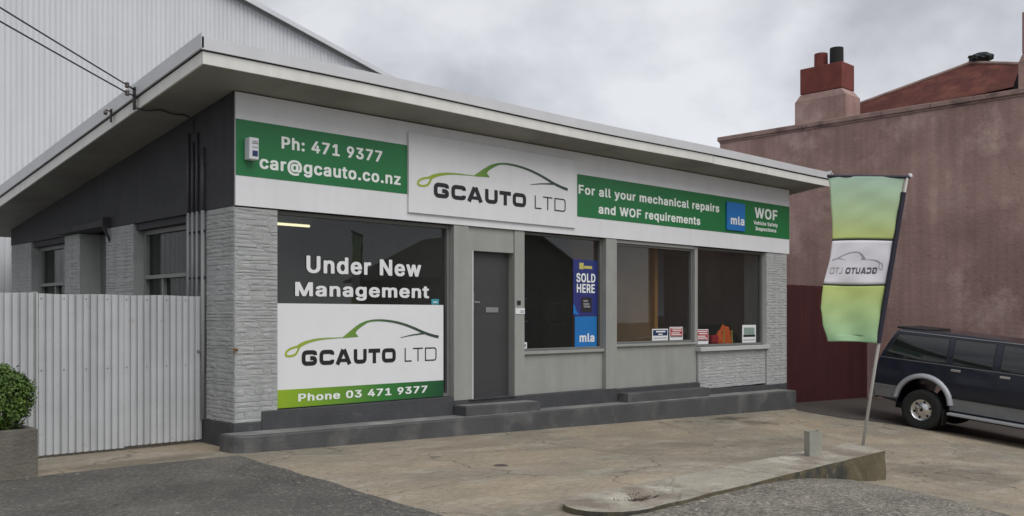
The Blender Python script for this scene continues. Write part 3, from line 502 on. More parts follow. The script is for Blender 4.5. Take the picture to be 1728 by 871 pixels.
for i in range(900):          # grit over the concrete right of the island and along the asphalt edges
    if i % 3: x, y = rnd.uniform(3.4, 9), rnd.uniform(-8, -4.2)
    else: y = rnd.uniform(-5, -.6); x = -.3 - .06 * abs(y) + rnd.gauss(.1, .22)
    r = rnd.uniform(.003, .010); z = gz(x, y) + .010 + r * .3; k = rnd.random() * 6
    mb.add([(x + r * math.cos(k + a), y + r * math.sin(k + a), z - r * .6) for a in (0, 1.57, 3.14, 4.71)] + [(x, y, z + r * .5)], [(0, 1, 4), (1, 2, 4), (2, 3, 4), (3, 0, 4)])
o = kind(build('gravel', mb, M['pebble']), 'stuff'); o['label'] = 'loose grey gravel scattered on the asphalt beside the concrete island'

# ------------------------------------------------------------------ the shop
shop = thing('auto_repair_shop', 'low grey auto repair shop with charcoal side wall and wide sloping eaves', 'building', (6, 4, 0))
SL = .122
def zs(y): return 4.053 - SL * y
def stones(mb, faceaxis, a0, a1, z0, z1, pos, depth=.010, z0fn=None):
    """rows of split stone on a wall: faceaxis '-y' (front, along x) or '-x' (side, along y)"""
    z = z0; n = 0
    while z < z1 - .01:
        h = min(rnd.choice((.036, .045, .052, .060, .07)), z1 - z)
        if z1 - z - h < .03: h = z1 - z
        a = a0 - rnd.uniform(0, .2)
        while a < a1:
            L = rnd.uniform(.10, .34); b = min(a + L, a1)
            if a1 - b < .07: b = a1
            s = max(a, a0)
            if b - s > .02:
                d = (.35 + rnd.uniform(0, .65)) * depth; g = .0012; c = rnd.uniform(.003, .009)
                j = [rnd.uniform(-.005, .005) for _ in range(4)]
                P = [(s + g, z + g), (b - g, z + g), (b - g, z + h - g), (s + g, z + h - g)]
                I = [(s + g + c, z + g + c), (b - g - c, z + g + c), (b - g - c, z + h - g - c), (s + g + c, z + h - g - c)]
                m_ = ((s + b) / 2 + rnd.uniform(-.04, .04), z + h / 2)
                f = (lambda p, q: (p[0], pos - q, p[1])) if faceaxis == '-y' else (lambda p, q: (pos - q, p[0], p[1]))
                mb.add([f(p, .004) for p in P] + [f(p, d + j[i]) for i, p in enumerate(I)] + [f(m_, d + rnd.uniform(0, .008))],
                       [(0, 1, 5, 4), (1, 2, 6, 5), (2, 3, 7, 6), (3, 0, 4, 7), (4, 5, 8), (5, 6, 8), (6, 7, 8), (7, 4, 8)])
            a = b
        z += h
# brick-faced pillars (front face and, on the left, the side face)
def pillar(fronts, sides, core):
    mb = MB()
    for b in core: mb.box(*b)
    for f in fronts: stones(mb, '-y', *f)
    for f in sides: stones(mb, '-x', *f)
    return build('stone_pillar', mb, M['stone'], shop)
pillar([(0, .538, .40, 2.742, 0), (0, .33, .285, .40, 0)], [(0, .69, .285, 2.752, 0)], [(-.003, .535, -.003, .69, .29, 2.74)])
pillar([(11.20, 11.95, .16, 2.745, 0)], [], [(11.2, 11.95, -.003, .5, .16, 2.742)])
mb = MB(); stones(mb, '-y', 8.97, 11.197, .19, .868, .03); mb.box(8.97, 11.197, .027, .25, .19, .868); build('stone_apron', mb, M['stone'], shop)
for a, b in ((2.87, 3.86), (4.92, 5.58), (7.22, 8.33)):
    mb = MB(); stones(mb, '-x', a, b, .05, 2.752, 0); mb.box(-.003, .4, a, b, .05, 2.75); build('stone_pillar', mb, M['stone'], shop)
# charcoal upper side wall, other walls
mb = MB(); mb.prism([(-.012, 0.004, 2.754), (-.012, 8.33, 2.754), (-.012, 8.33, zs(8.33) - .002), (-.012, .004, zs(.004) - .002)], (.2, 0, 0)); build('gable_wall', mb, M['charcoal'], shop)
for a in ((.02, .2, .692, 1.30, .05, 2.752), (.13, .25, 1.302, 2.868, .05, 1.20), (.13, .25, 5.582, 7.218, .05, 1.20)): mb = MB(); mb.box(*a); build('side_wall', mb, M['trim_dark'], shop)
mb = MB(); mb.box(.0, 11.95, 8.0, 8.33, -.3, 2.98); mb.box(11.7, 11.95, .5, 8.0, -.4, 2.74); mb.prism([(11.75, .22, 2.742), (11.75, 8.0, 2.742), (11.75, 8.0, zs(8) - .003), (11.75, .22, zs(.22) - .003)], (.2, 0, 0))
build('rear_wall', mb, M['trim'], shop)
mb = MB(); mb.box(.19, 11.948, .012, .2, 2.765, 4.02); build('header_wall', mb, M['trim_dark'], shop)
# plinth
mb = MB()
mb.box(-.022, .328, -.022, .25, -.3, .284); mb.box(.33, 3.22, -.022, .25, -.3, .402)
mb.box(3.222, 6.66, -.02, .25, -.4, .338); mb.box(6.662, 8.96, -.02, .25, -.4, .318); mb.box(8.962, 11.93, -.022, .3, -.5, .188, None, .155)
mb.box(-.022, .2, .252, 8.33, -.3, .282)
build('plinth', mb, M['plinth'], shop, bevel=.008)
# long front step with a rounded left end
pl = [(11.6, -.024), (-.2, -.024), (-.2, -.22)] + [(-.2 + .22 - .22 * math.cos(a), -.20 - .22 * math.sin(a)) for a in [R(15 * i) for i in range(1, 6)]] + [(.02 + i * .6, -.42) for i in range(0, 20)] + [(11.6, -.42)]
mb = MB(); top = [(x, y, .187 - .0112 * x) for x, y in pl]; bot = [(x, y, -.7) for x, y in pl]; n = len(pl)
mb.add(top + bot, [tuple(range(n))] + [(i, n + i, n + (i + 1) % n, (i + 1) % n) for i in range(n)])
build('front_step', mb, M['step'], shop, bevel=.018)
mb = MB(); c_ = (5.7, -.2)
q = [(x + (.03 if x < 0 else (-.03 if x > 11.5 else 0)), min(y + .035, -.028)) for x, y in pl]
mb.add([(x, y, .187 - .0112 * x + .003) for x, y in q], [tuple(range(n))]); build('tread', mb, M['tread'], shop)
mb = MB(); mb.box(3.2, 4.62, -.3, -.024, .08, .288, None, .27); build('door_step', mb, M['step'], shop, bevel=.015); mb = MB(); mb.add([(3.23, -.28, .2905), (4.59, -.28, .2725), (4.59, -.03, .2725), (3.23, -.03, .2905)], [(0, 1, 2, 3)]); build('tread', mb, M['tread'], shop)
mb = MB(); mb.box(6.68, 8.93, -.24, -.024, .0, .262, None, .245); build('door_step', mb, M['step'], shop, bevel=.015)
# pilasters, posts and panels
mb = MB(); mb.box(3.225, 3.49, -.012, .2, .343, 2.752); build('pilaster', mb, M['trim'], shop, bevel=.006)
mb = MB(); mb.box(6.40, 6.668, -.012, .2, .30, 2.752); build('pilaster', mb, M['trim'], shop, bevel=.006)
mb = MB(); mb.box(4.385, 4.585, .0, .2, .342, 2.752); build('post', mb, M['trim'], shop, bevel=.004)
mb = MB(); mb.box(3.492, 4.383, .022, .2, 2.42, 2.752); build('door_head_panel', mb, M['trim'], shop)
mb = MB(); mb.box(4.587, 6.398, .07, .2, .341, .93); build('apron_panel', mb, M['trim'], shop)
mb = MB(); mb.box(6.67, 8.957, .07, .2, .321, 1.0); build('apron_panel', mb, M['trim'], shop)
# windows
def window(x0, x1, z0, z1, y=.11, fw=.035, m=None, sill=None, head=None):
    m = m or M['trim_dark']; mb = MB()
    mb.box(x0, x0 + fw, y - .03, y + .05, z0, z1); mb.box(x1 - fw, x1, y - .03, y + .05, z0, z1)
    mb.box(x0 + fw, x1 - fw, y - .03, y + .05, z1 - fw, z1); mb.box(x0 + fw, x1 - fw, y - .03, y + .05, z0, z0 + fw)
    w = build('window', mb, m, shop, bevel=.003)
    g = MB(); g.box(x0 + fw - .004, x1 - fw + .004, y + .012, y + .018, z0 + fw - .004, z1 - fw + .004); build('pane', g, M['glass'], w)
    if sill:
        s = MB(); s.box(*sill); build('sill', s, M['trim_light'] if sill[2] < 0 else M['trim'], w, bevel=.006)
    return w
window(.54, 3.222, .405, 2.75, fw=.045)
window(4.588, 6.397, .985, 2.75, sill=(4.588, 6.397, .02, .079, .935, .983))
window(6.671, 8.865, 1.047, 2.70, sill=(6.671, 8.957, .02, .079, 1.003, 1.045))
window(8.96, 11.19, .955, 2.745, sill=(8.93, 11.25, -.06, .079, .872, .948))
mb = MB(); mb.box(6.671, 8.866, .04, .16, 2.702, 2.75); build('window_head', mb, M['trim_light'], shop, bevel=.004)
mb = MB(); mb.box(8.868, 8.957, .03, .17, 1.047, 2.75); build('mullion', mb, M['trim'], shop, bevel=.006)
mb = MB(); mb.box(11.192, 11.199, .0, .2, .87, 2.742); build('window_trim', mb, M['trim_light'], shop)
# door
door = None
mb = MB(); mb.box(3.56, 4.383, .13, .175, .345, 2.418); door = build('door', mb, M['door'], shop, bevel=.003)
mb = MB(); mb.box(3.93, 4.17, .118, .128, 1.555, 1.628); build('letter_slot', mb, M['metal'], door, bevel=.004)
mb = MB(); mb.box(3.645, 3.70, .115, .128, 1.585, 1.83); mb.tube([(3.672, .12, 1.70), (3.672, .07, 1.70), (3.76, .06, 1.70)], .01); build('handle', mb, M['metal'], door, bevel=.003)
mb = MB(); mb.box(3.492, 3.556, .0, .2, .342, 2.418); build('door_jamb', mb, M['trim'], shop)
mb = MB(); mb.box(3.557, 3.585, -.004, .128, .342, 2.417); build('door_stop', mb, M['trim_light'], shop)
mb = MB(); mb.box(3.49, 4.384, -.05, .2, .339, .348); build('threshold', mb, M['plinth'], shop)
# side windows, set back between the pillars
def side_window(y0, y1, ymid):
    mb = MB(); f = .07; x = .13
    mb.box(x, x + .1, y0, y0 + f, 1.2, 2.66); mb.box(x, x + .1, y1 - f, y1, 1.2, 2.66); mb.box(x, x + .1, y0 + f, y1 - f, 2.60, 2.66)
    mb.box(x - .02, x + .1, y0 + f, y1 - f, 2.0, 2.05); mb.box(x, x + .1, ymid - .02, ymid + .02, 1.2, 2.0)
    w = build('window', mb, M['trim_side'], shop, bevel=.004)
    g = MB(); g.box(x + .05, x + .056, y0 + f - .005, y1 - f + .005, 1.2, 2.605); build('pane', g, M['sideglass'], w)
    c = MB(); n = 30; a, b = y0 + f, ymid + .25
    for i in range(n):
        p, q = a + (b - a) * i / n, a + (b - a) * (i + 1) / n
        c.box(x + .14 + .02 * (i % 2), x + .16 + .02 * (i % 2), p, q, 1.25, 2.6)
    build('curtain', c, M['curtain'], w)
    mb = MB(); mb.box(.03, .2, y0, y1, 2.662, 2.752); build('lintel', mb, M['charcoal'], shop)
side_window(1.31, 2.86, 2.25); side_window(5.59, 7.21, 6.45)
mb = MB(); mb.box(.30, .34, 3.87, 4.91, .06, 2.75); build('door', mb, M['trim_dark'], shop)
mb = MB(); mb.box(-.11, -.014, 3.75, 5.65, 2.77, 2.86); build('door_hood', mb, M['charcoal'], shop, bevel=.005)
mb = MB(); mb.box(-.12, -.014, 3.68, 3.74, 2.76, 2.90); mb.prism([(-.11, 3.68, 2.758), (-.015, 3.68, 2.55), (-.015, 3.68, 2.61), (-.07, 3.68, 2.758)], (0, .04, 0)); build('bracket', mb, M['charcoal'], shop)
# roof
X0, X1, Y0, Y1 = -.666, 12.52, -.616, 9.0
roof_mb = MB()
nx = 0; vs = []; fs = []
pitch = .0762; n = int((X1 - X0 + .02) / pitch * 6)
for i in range(n + 1):
    x = X0 - .01 + i * pitch / 6
    for y in (Y0 + .0, Y1): vs.append((x, y, zs(y) + .215 + .009 * math.cos(i * math.pi / 3)))
for i in range(n): fs.append((2 * i, 2 * i + 2, 2 * i + 3, 2 * i + 1))
roof_mb.add(vs, fs); roof_mb.keep = True
roof = build('roof', roof_mb, M['roof_iron'], shop)
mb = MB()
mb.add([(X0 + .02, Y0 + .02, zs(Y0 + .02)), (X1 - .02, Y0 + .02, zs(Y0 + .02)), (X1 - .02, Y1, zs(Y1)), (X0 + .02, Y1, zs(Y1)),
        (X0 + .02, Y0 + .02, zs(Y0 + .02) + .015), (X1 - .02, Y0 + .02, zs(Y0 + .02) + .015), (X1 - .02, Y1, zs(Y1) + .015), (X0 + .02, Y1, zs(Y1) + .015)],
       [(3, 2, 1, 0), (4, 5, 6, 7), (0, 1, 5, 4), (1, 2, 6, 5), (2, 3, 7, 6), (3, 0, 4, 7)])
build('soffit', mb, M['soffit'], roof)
mb = MB(); zf = zs(Y0)
def wob(x): return .010 * math.sin(x * .9) - .012 * math.sin(x * .27)
def front_strip(mb, xa, xb, y0, y1, za, zb, k=14):
    for i in range(k):
        p, q = xa + (xb - xa) * i / k, xa + (xb - xa) * (i + 1) / k
        mb.box(p, q, y0, y1, za + wob(p), zb + wob(p), za + wob(q), zb + wob(q))
front_strip(mb, X0 - .005, 8.49, Y0 - .005, Y0 + .019, zf - .012, zf + .116)
front_strip(mb, 8.495, X1 + .005, Y0 - .008, Y0 + .019, zf - .018, zf + .108, 6)
def rake(mb, x0, x1, za, zb, ya=Y0 - .005, yb=Y1): mb.prism([(x0, ya, zs(ya) + za), (x0, yb, zs(yb) + za), (x0, yb, zs(yb) + zb), (x0, ya, zs(ya) + zb)], (x1 - x0, 0, 0))
rake(mb, X0 - .006, X0 + .018, -.012, .116, Y0 + .021); rake(mb, X1 - .018, X1 + .006, -.012, .116, Y0 + .021)
build('fascia', mb, M['fascia'], roof)
mb = MB(); front_strip(mb, X0 - .03, X1 + .10, Y0 - .035, Y0 - .012, zf + .130, zf + .258)
rake(mb, X0 - .035, X0 - .008, .135, .29, Y0 - .035); rake(mb, X1 + .012, X1 + .038, .135, .29, Y0 - .035)
build('flashing', mb, M['flashing'], roof)
mb = MB(); mb.box(X0 + .0, X1 - .0, Y0 + .0, Y0 + .02, zf + .112, zf + .20); rake(mb, X0 + .012, X0 + .03, .118, .21); build('eave_gap', mb, M['charcoal'], roof)
mb = MB(); mb.box(X1 - .02, X1 + .05, Y0 - .06, Y0 - .036, zf + .11, zf + .135); build('gutter_end', mb, M['black'], roof)
mb = MB(); pts = [(-.66, 9.02, zs(9.02) + .02), (X1, 9.02, zs(9.02) + .02)]; mb.tube([(-.75, 9.06, zs(9.) + .06), (X1, 9.06, zs(9.) + .06)], .06); build('gutter', mb, M['trim_light'], roof)
# interior
mb = MB(); mb.box(.4, 11.69, .205, 7.9, .30, .335); build('office_floor', mb, M['room_floor'], shop)
mb = MB(); mb.box(.21, 11.69, .205, 7.9, 2.80, 2.83); build('office_ceiling', mb, M['room'], shop)
mb = MB(); mb.box(.42, 11.69, 5.0, 5.1, .336, 2.798); mb.box(3.36, 3.44, .25, 4.99, .336, 2.798); build('office_wall', mb, M['room'], shop)
mb = MB(); mb.box(6.5, 8.60, .80, .86, .336, 2.798); build('office_partition', mb, M['panel_brown'], shop)
mb = MB(); mb.box(8.63, 8.72, .74, .82, .336, 2.798); build('timber_post', mb, M['wood'], shop)
lamp = thing('ceiling_light', 'lit fluorescent tube inside the window at the left end of the shop', 'lamp', (1.45, 1.2, 2.72))
mb = MB(); mb.tube([(1.0, 1.2, 2.715), (1.70, 1.2, 2.715)], .016); build('tube', mb, M['tube'], lamp)
mb = MB(); mb.box(.98, 1.72, 1.17, 1.23, 2.735, 2.797); build('batten', mb, M['trim_light'], lamp)
# desk and chair seen dimly inside
desk = thing('office_desk', 'dark desk seen dimly behind the window beside the blue posters', 'desk', (5.2, 2.6, .336))
mb = MB(); mb.box(4.5, 6.1, 2.3, 3.0, 1.02, 1.06); build('desk_top', mb, M['dark'], desk)
mb = MB(); mb.box(4.52, 4.56, 2.32, 2.98, .336, 1.02); mb.box(6.04, 6.08, 2.32, 2.98, .336, 1.02); mb.box(4.56, 6.04, 2.9, 2.93, .5, 1.02); build('desk_frame', mb, M['dark'], desk)
mb = MB(); mb.box(5.0, 5.5, 2.7, 2.74, 1.16, 1.5); mb.box(5.2, 5.3, 2.72, 2.78, 1.06, 1.2); mb.box(5.1, 5.4, 2.62, 2.82, 1.06, 1.075)
tag(build('computer_screen', mb, M['black'], None), 'black computer screen on the desk behind the poster window', 'screen')

mb = MB(); mb.box(8.74, 9.9, 1.5, 1.56, .336, 2.798); build('office_partition', mb, mat('blue_grey_panel', (.20, .225, .26), .6, .1), shop)
ch = thing('office_chair', 'black office chair dimly visible behind the small notices', 'chair', (9.2, 1.0, .336))
mb = MB(); mb.box(8.95, 9.40, 1.08, 1.14, .95, 1.50); build('backrest', mb, M['black'], ch, bevel=.03)
mb = MB(); mb.box(8.95, 9.42, .66, 1.10, .80, .88); build('seat', mb, M['black'], ch, bevel=.03)
mb = MB(); mb.tube([(9.18, .9, .40), (9.18, .9, .80)], .03)
for k in range(5): mb.tube([(9.18, .9, .42), (9.18 + .27 * math.cos(k * 1.257), .9 + .27 * math.sin(k * 1.257), .365)], .02)
build('base', mb, M['black'], ch)
cb_ = thing('filing_cabinet', 'dark filing cabinet dimly visible through the window beside the door', 'cabinet', (6.2, 1.6, .336))
mb = MB(); mb.box(5.55, 6.5, 1.5, 2.1, .336, 2.0); build('carcass', mb, M['door'], cb_)
for z_ in (.42, .80, 1.18, 1.56): mb = MB(); mb.box(5.58, 6.47, 1.48, 1.498, z_, z_ + .34); d_ = build('drawer', mb, M['door'], cb_); mb = MB(); mb.box(5.95, 6.1, 1.455, 1.478, z_ + .22, z_ + .25); build('handle', mb, M['metal'], d_)

# ------------------------------------------------------------------ signs on the front
sign = thing('sign_board', 'long white fascia sign with two green bands of white lettering', 'sign', (6, 0, 2.75))
mb = MB(); mb.box(0.0, 12.014, -.024, .008, 2.757, 4.04); build('board', mb, M['white_board'], sign)
for x in (1.205, 6.9, 9.3):   # board joints
    pass
mb = MB(); mb.box(.0, 2.41, -.029, -.0245, 3.098, 3.735); gl = build('green_panel', mb, M['green'], sign)
line(gl, M['light_text'], 'Ph: 471 9377', .575, 2.012, 3.472, .137, -.032, 'H'); line(gl, M['light_text'], 'car@gcauto.co.nz', .291, 2.305, 3.208, .11, -.032, 'x')
mb = MB(); mb.box(5.70, 12.010, -.029, -.0245, 3.048, 3.705); gr = build('green_panel', mb, M['green'], sign)
for a in (('For all your mechanical repairs', 5.725, 9.536, 3.408, .136, -.032, 'H'), ('and WOF requirements', 6.191, 8.945, 3.136, .138, -.032, 'H'),
          ('WOF', 10.728, 11.551, 3.40, .195, -.032, 'H'), ('Vehicle Safety', 10.69, 11.56, 3.268, .068, -.032, 'H'), ('Inspections', 10.756, 11.507, 3.158, .068, -.032, 'H')):
    line(gr, M['light_text'], *a)

def logo_mats(x0, x1): return gradient_mat('logo_gradient', LOGO_STOPS, 0, x0, x1)
# logo board: the printed logo scaled from the window sign's metres
lb = thing('logo_sign', 'white raised sign board with green car outline over the shop door', 'sign', (4.0, -.06, 3.38))
mb = MB(); mb.box(2.414, 5.632, -.062, -.026, 2.858, 3.905); build('board', mb, M['white_board'], lb, bevel=.004)
kx = (5.46 - 2.555) / (3.03 - .68); 
def fn_l(x, z, k=0): return (2.555 + (x - .68) * kx, -.0655 - .0004 * k, 3.088 + (z - .902) * 1.085)
mb = MB(); mb.keep = True; car_outline(mb, fn_l); build('car_outline', mb, logo_mats(2.555 - 4.0, 5.46 - 4.0), lb)
for sp in (BOLD, THIN): mb = MB(); mb.keep = True; wide_letters(mb, fn_l, sp); build('lettering', mb, M['black_vinyl'], lb)
# blue square plaque
pq = thing('plaque', 'small blue square plaque with white lettering on the right green band', 'sign', (10.05, -.03, 3.36))
mb = MB(); mb.box(9.75, 10.35, -.06, -.031, 3.10, 3.62); build('plate', mb, M['mla'], pq, bevel=.004)
mb = MB(); text(mb, 'mla', 9.865, 10.32, 3.215, .115, -.0635, 'x'); build('lettering', mb, M['white_vinyl'], pq)
# window sign
ws = thing('window_sign', 'white window sign with green car outline and a green phone number strip', 'sign', (.595, .1, .41))
mb = MB(); mb.box(.56, 3.10, .066, .078, .45, 1.654); build('board', mb, M['white_vinyl'], ws)
def fn_w(x, z, k=0): return (x, .0625 - .0004 * k, z)
mb = MB(); mb.keep = True; car_outline(mb, fn_w); build('car_outline', mb, logo_mats(.68 - .595, 3.03 - .595), ws)
for sp in (BOLD, THIN): mb = MB(); mb.keep = True; wide_letters(mb, fn_w, sp); build('lettering', mb, M['black_vinyl'], ws)
mb = MB(); mb.box(.56, 3.10, .0615, .0655, .415, .630)
st = build('phone_strip', mb, gradient_mat('lime_to_green_print', [(0, (.30, .46, .018)), (.25, (.17, .34, .02)), (.6, (.035, .20, .035)), (1, (.006, .075, .028))], 0, .0, 2.5), ws)
mb = MB(); text(mb, 'Phone 03 471 9377', .851, 2.815, .482, .090, .058, 'H'); build('lettering', mb, M['light_text'], st)
wl = thing('window_lettering', 'bold white lettering on the dark glass above the white window sign', 'lettering', (1.9, .112, 1.75))
for a in (('Under New', .995, 2.752, 2.038, .200, .112, 'H'), ('Management', .84, 2.888, 1.752, .163, .112, 'H')): line(wl, M['white_vinyl'], *a)
# posters in the second window
po = thing('poster', 'tall navy poster with large white words in the window by the door', 'poster', (6.05, .1, 1.95))
mb = MB(); mb.box(5.76, 6.335, .114, .1205, 1.51, 2.395); build('sheet', mb, M['navyprint'], po)
line(po, M['light_text'], 'SOLD', 5.83, 6.28, 2.045, .135, .111, 'H'); line(po, M['light_text'], 'HERE', 5.84, 6.265, 1.878, .135, .111, 'H')
mb = MB(); mb.box(5.90, 6.0, .111, .1135, 2.245, 2.345); mb.box(6.01, 6.20, .111, .1135, 2.255, 2.30); build('emblem', mb, M['yellow'], po)
mb = MB(); mb.box(5.94, 6.19, .111, .1135, 1.565, 1.80); b_ = build('black_square', mb, M['poster_black'], po)
mb = MB()
for i, (a, b, z) in enumerate(((5.99, 6.10, 1.73), (5.99, 6.13, 1.68), (6.0, 6.15, 1.64))): mb.box(a, b, .1085, .1105, z, z + .03)
build('print_line', mb, M['greyprint'], b_)
mb = MB(); mb.prism([(5.762, .1135, 1.54), (5.90, .1135, 1.52), (5.82, .1135, 1.60), (5.80, .1135, 1.66), (5.762, .1135, 1.70)], (0, -.002, 0)); build('blue_flourish', mb, M['mla'], po)
pm = thing('poster', 'bright blue poster with small white lettering below the navy poster', 'poster', (6.05, .1, 1.25))
mb = MB(); mb.box(5.80, 6.315, .114, .1205, .992, 1.50); build('sheet', mb, M['mla'], pm)
mb = MB(); text(mb, 'mla', 5.905, 6.255, 1.10, .10, .111, 'x'); build('lettering', mb, M['white_vinyl'], pm)
# notices on the sill
def notice(x0, x1, z0, z1, ground, band, label, style):
    t = thing('window_notice', label, 'notice', ((x0 + x1) / 2, .1, z0), 'small notices along the window sill')
    mb = MB(); mb.box(x0, x1, .113, .1215, z0, z1); build('sheet', mb, M['white_vinyl'], t)
    mb = MB(); h = z1 - z0; w = x1 - x0; y = .1105
    if style == 'blue':
        mb.box(x0 + .02, x1 - .02, y, y + .002, z0 + h * .42, z1 - .02)
        f = MB(); f.box(x0 + .10, x1 - .08, y - .0025, y - .0005, z1 - h * .30, z1 - h * .18); f.box(x0 + .16, x1 - .16, y - .0025, y - .0005, z0 + h * .48, z0 + h * .58)
        p = build('print_block', mb, band, t); build('print_line', f, M['white_vinyl'], p)
        g = MB(); g.box(x0 + .03, x1 - .03, y, y + .002, z0 + h * .18, z0 + h * .24); build('print_line', g, M['greyprint'], t)
    elif style == 'red':
        mb.box(x0 + .015, x1 - .015, y, y + .002, z0 + h * .30, z1 - .015)
        f = MB()
        for k in (.86, .72, .55, .42): f.box(x0 + w * (.12 if k != .72 else .2), x1 - w * (.12 if k != .55 else .25), y - .0025, y - .0005, z0 + h * (k - .045), z0 + h * (k + .02))
        p = build('print_block', mb, band, t); build('print_line', f, M['white_vinyl'], p)
        g = MB(); g.box(x0 + .015, x1 - .015, y, y + .002, z0 + h * .21, z0 + h * .27); build('print_line', g, M['black_vinyl'], t)
    else:
        mb.box(x0 + .05, x1 - .05, y, y + .002, z0 + h * .45, z1 - .05)
        p = build('print_block', mb, band, t)
        g = MB(); g.box(x0 + .03, x1 - .03, y, y + .002, z0 + h * .32, z0 + h * .44); build('print_line', g, M['black_vinyl'], t)
        g = MB(); g.box(x0 + .03, x1 - .03, y, y + .002, z0 + h * .12, z0 + h * .17); build('print_line', g, M['greyprint'], t)
notice(7.75, 8.19, 1.085, 1.285, None, M['blue'], 'white notice with a dark blue block, furthest left on the sill', 'blue')
notice(8.24, 8.62, 1.085, 1.315, None, M['redprint'], 'red and white notice just left of the thin window mullion', 'red')
notice(9.03, 9.40, .995, 1.265, None, M['redprint'], 'red and white notice just right of the thin window mullion', 'red')
notice(10.53, 11.0, .995, 1.335, None, M['greenprint'], 'white notice with green grey picture, right of the orange vest', 'green')
ts = thing('sticker', 'tiny teal sticker at the top right corner of the white window sign', 'sticker', (3.0, .1, 1.66))
mb = MB(); mb.box(2.93, 3.06, .113, .1195, 1.66, 1.735); build('sheet', mb, mat('teal_print', (.05, .32, .38), .5, 0), ts)
mb = MB(); mb.box(2.96, 3.03, .110, .1125, 1.685, 1.70); build('print_line', mb, M['white_vinyl'], ts)
# crumpled orange vest on the inside sill
bm = bmesh.new(); bmesh.ops.create_icosphere(bm, subdivisions=4, radius=1)
for v in bm.verts:
    p = v.co.copy(); d = 1 + .20 * noise.noise(p * 1.7) + .07 * noise.noise(p * 4.1 + Vector((3, 1, 2)))
    v.co = Vector((10.06 + p.x * .32 * d * (1 if p.z < .2 else .85), .225 + p.y * .08 * d, .99 + max(p.z * d, -.02) * .33))
me = bpy.data.meshes.new('safety_vest'); bm.to_mesh(me); bm.free(); me.materials.append(M['orange'])
for p in me.polygons: p.use_smooth = True
vest = bpy.data.objects.new('safety_vest', me); COL.objects.link(vest); tag(vest, 'crumpled bright orange hi-vis vest on the right window sill', 'vest')
mb = MB(); mb.box(9.60, 9.82, .16, .28, .993, 1.15); build('sleeve', mb, M['redcloth'], vest, bevel=.03)
mb = MB()
for x in (9.93, 10.2): mb.prism([(x, .145, 1.0), (x + .03, .145, 1.0), (x + .05, .165, 1.24), (x + .02, .165, 1.24)], (0, -.012, 0))
build('reflective_strip', mb, M['yellow'], vest)
mb = MB(); mb.box(8.96, 11.19, .165, .5, .93, .992); build('inner_sill', mb, M['trim_dark'], shop)
mb = MB(); mb.box(6.67, 8.86, .165, .5, .98, 1.04); build('inner_sill', mb, M['trim_dark'], shop)
# alarm box
al = thing('alarm_box', 'white alarm box with a dark blue square fixed on the left green band', 'alarm box', (.16, -.1, 3.4))
mb = MB(); mb.box(.101, .218, -.155, -.033, 3.275, 3.522); build('case', mb, M['alarm'], al, bevel=.008)
mb = MB(); mb.box(.137, .203, -.159, -.1555, 3.312, 3.375); build('print_block', mb, M['blue'], al)
mb = MB(); mb.box(.135, .205, -.159, -.1555, 3.452, 3.465); mb.box(.14, .20, -.159, -.1555, 3.475, 3.485); mb.box(.135, .205, -.159, -.1555, 3.41, 3.418); build('print_line', mb, M['greyprint'], al)
# door-side fittings
mb = MB(); mb.box(4.43, 4.50, -.012, -.002, 1.668, 1.73); o = tag(build('door_bell', mb, M['black'], None, .004), 'small black bell plate on the grey post beside the door', 'bell')
cs = thing('card_sign', 'small white card sign wrapped on the grey post beside the door', 'sign', (4.48, 0, 1.58))
mb = MB(); mb.box(4.392, 4.58, -.009, -.003, 1.535, 1.62); build('card', mb, M['white_vinyl'], cs)
mb = MB(); mb.box(4.49, 4.572, -.0115, -.0095, 1.575, 1.585); mb.box(4.49, 4.56, -.0115, -.0095, 1.555, 1.563); build('print_line', mb, M['greyprint'], cs)
ss = thing('sticker', 'small white sticker at the bottom corner of the window by the door', 'sticker', (4.70, .1, 1.06))
mb = MB(); mb.box(4.665, 4.745, .114, .1205, 1.022, 1.115); build('sheet', mb, M['white_vinyl'], ss)
mb = MB(); mb.box(4.69, 4.72, .1105, .1135, 1.045, 1.09); build('print_block', mb, M['greyprint'], ss)

# ------------------------------------------------------------------ pipes, wires
def pipe(y, z0, x, label, z1=3.72, r=.018):
    t = thing('conduit_pipe', label, 'pipe', (x, y, z0), 'conduits down the charcoal side wall')
    mb = MB(); mb.tube([(x, y, z0), (x, y, 2.755)], r, 10); build('lower_length', mb, M['pvc'], t, smooth=True)
    mb = MB(); mb.tube([(x, y, 2.757), (x, y, z1)], r, 10); build('painted_length', mb, M['charcoal_pipe'], t, smooth=True)
    for z in (1.95, 2.5, 3.3): mb = MB(); mb.box(x - .004, x + .03, y - .035, y + .035, z, z + .025); build('clip', mb, M['charcoal'], t)
pipe(1.13, 1.3, -.028, 'conduit on the side wall, furthest left of the four')
pipe(1.01, 1.5, -.028, 'conduit on the side wall, second from the left of the four', 3.6)
pipe(.89, 1.2, -.028, 'conduit on the side wall, second from the stone corner', 3.7)
pipe(.735, .28, -.03, 'long conduit nearest the stone corner, running down past the gate', 3.5, .024)
br = thing('insulator_bracket', 'iron bracket with insulators on the eave where the wires land', 'bracket', (-.69, 1.07, 4.06))
mb = MB(); mb.box(-.715, -.70, 1.04, 1.10, 3.90, 4.16); mb.tube([(-.71, 1.07, 4.13), (-.80, 1.02, 4.16)], .009); mb.tube([(-.71, 1.07, 4.06), (-.80, 1.03, 4.07)], .009); build('bracket', mb, M['black'], br)
for zz in (4.16, 4.07):
    mb = MB(); mb.lathe([(.001, -.035), (.022, -.03), (.028, -.012), (.018, 0), (.028, .012), (.022, .03), (.001, .035)], (-.81, 1.02, zz), 'Z', 12); build('insulator', mb, M['porcelain'], br, smooth=True)
b2 = thing('insulator_bracket', 'small spare bracket on the eave below the two wires', 'bracket', (-.69, 1.78, 3.97))
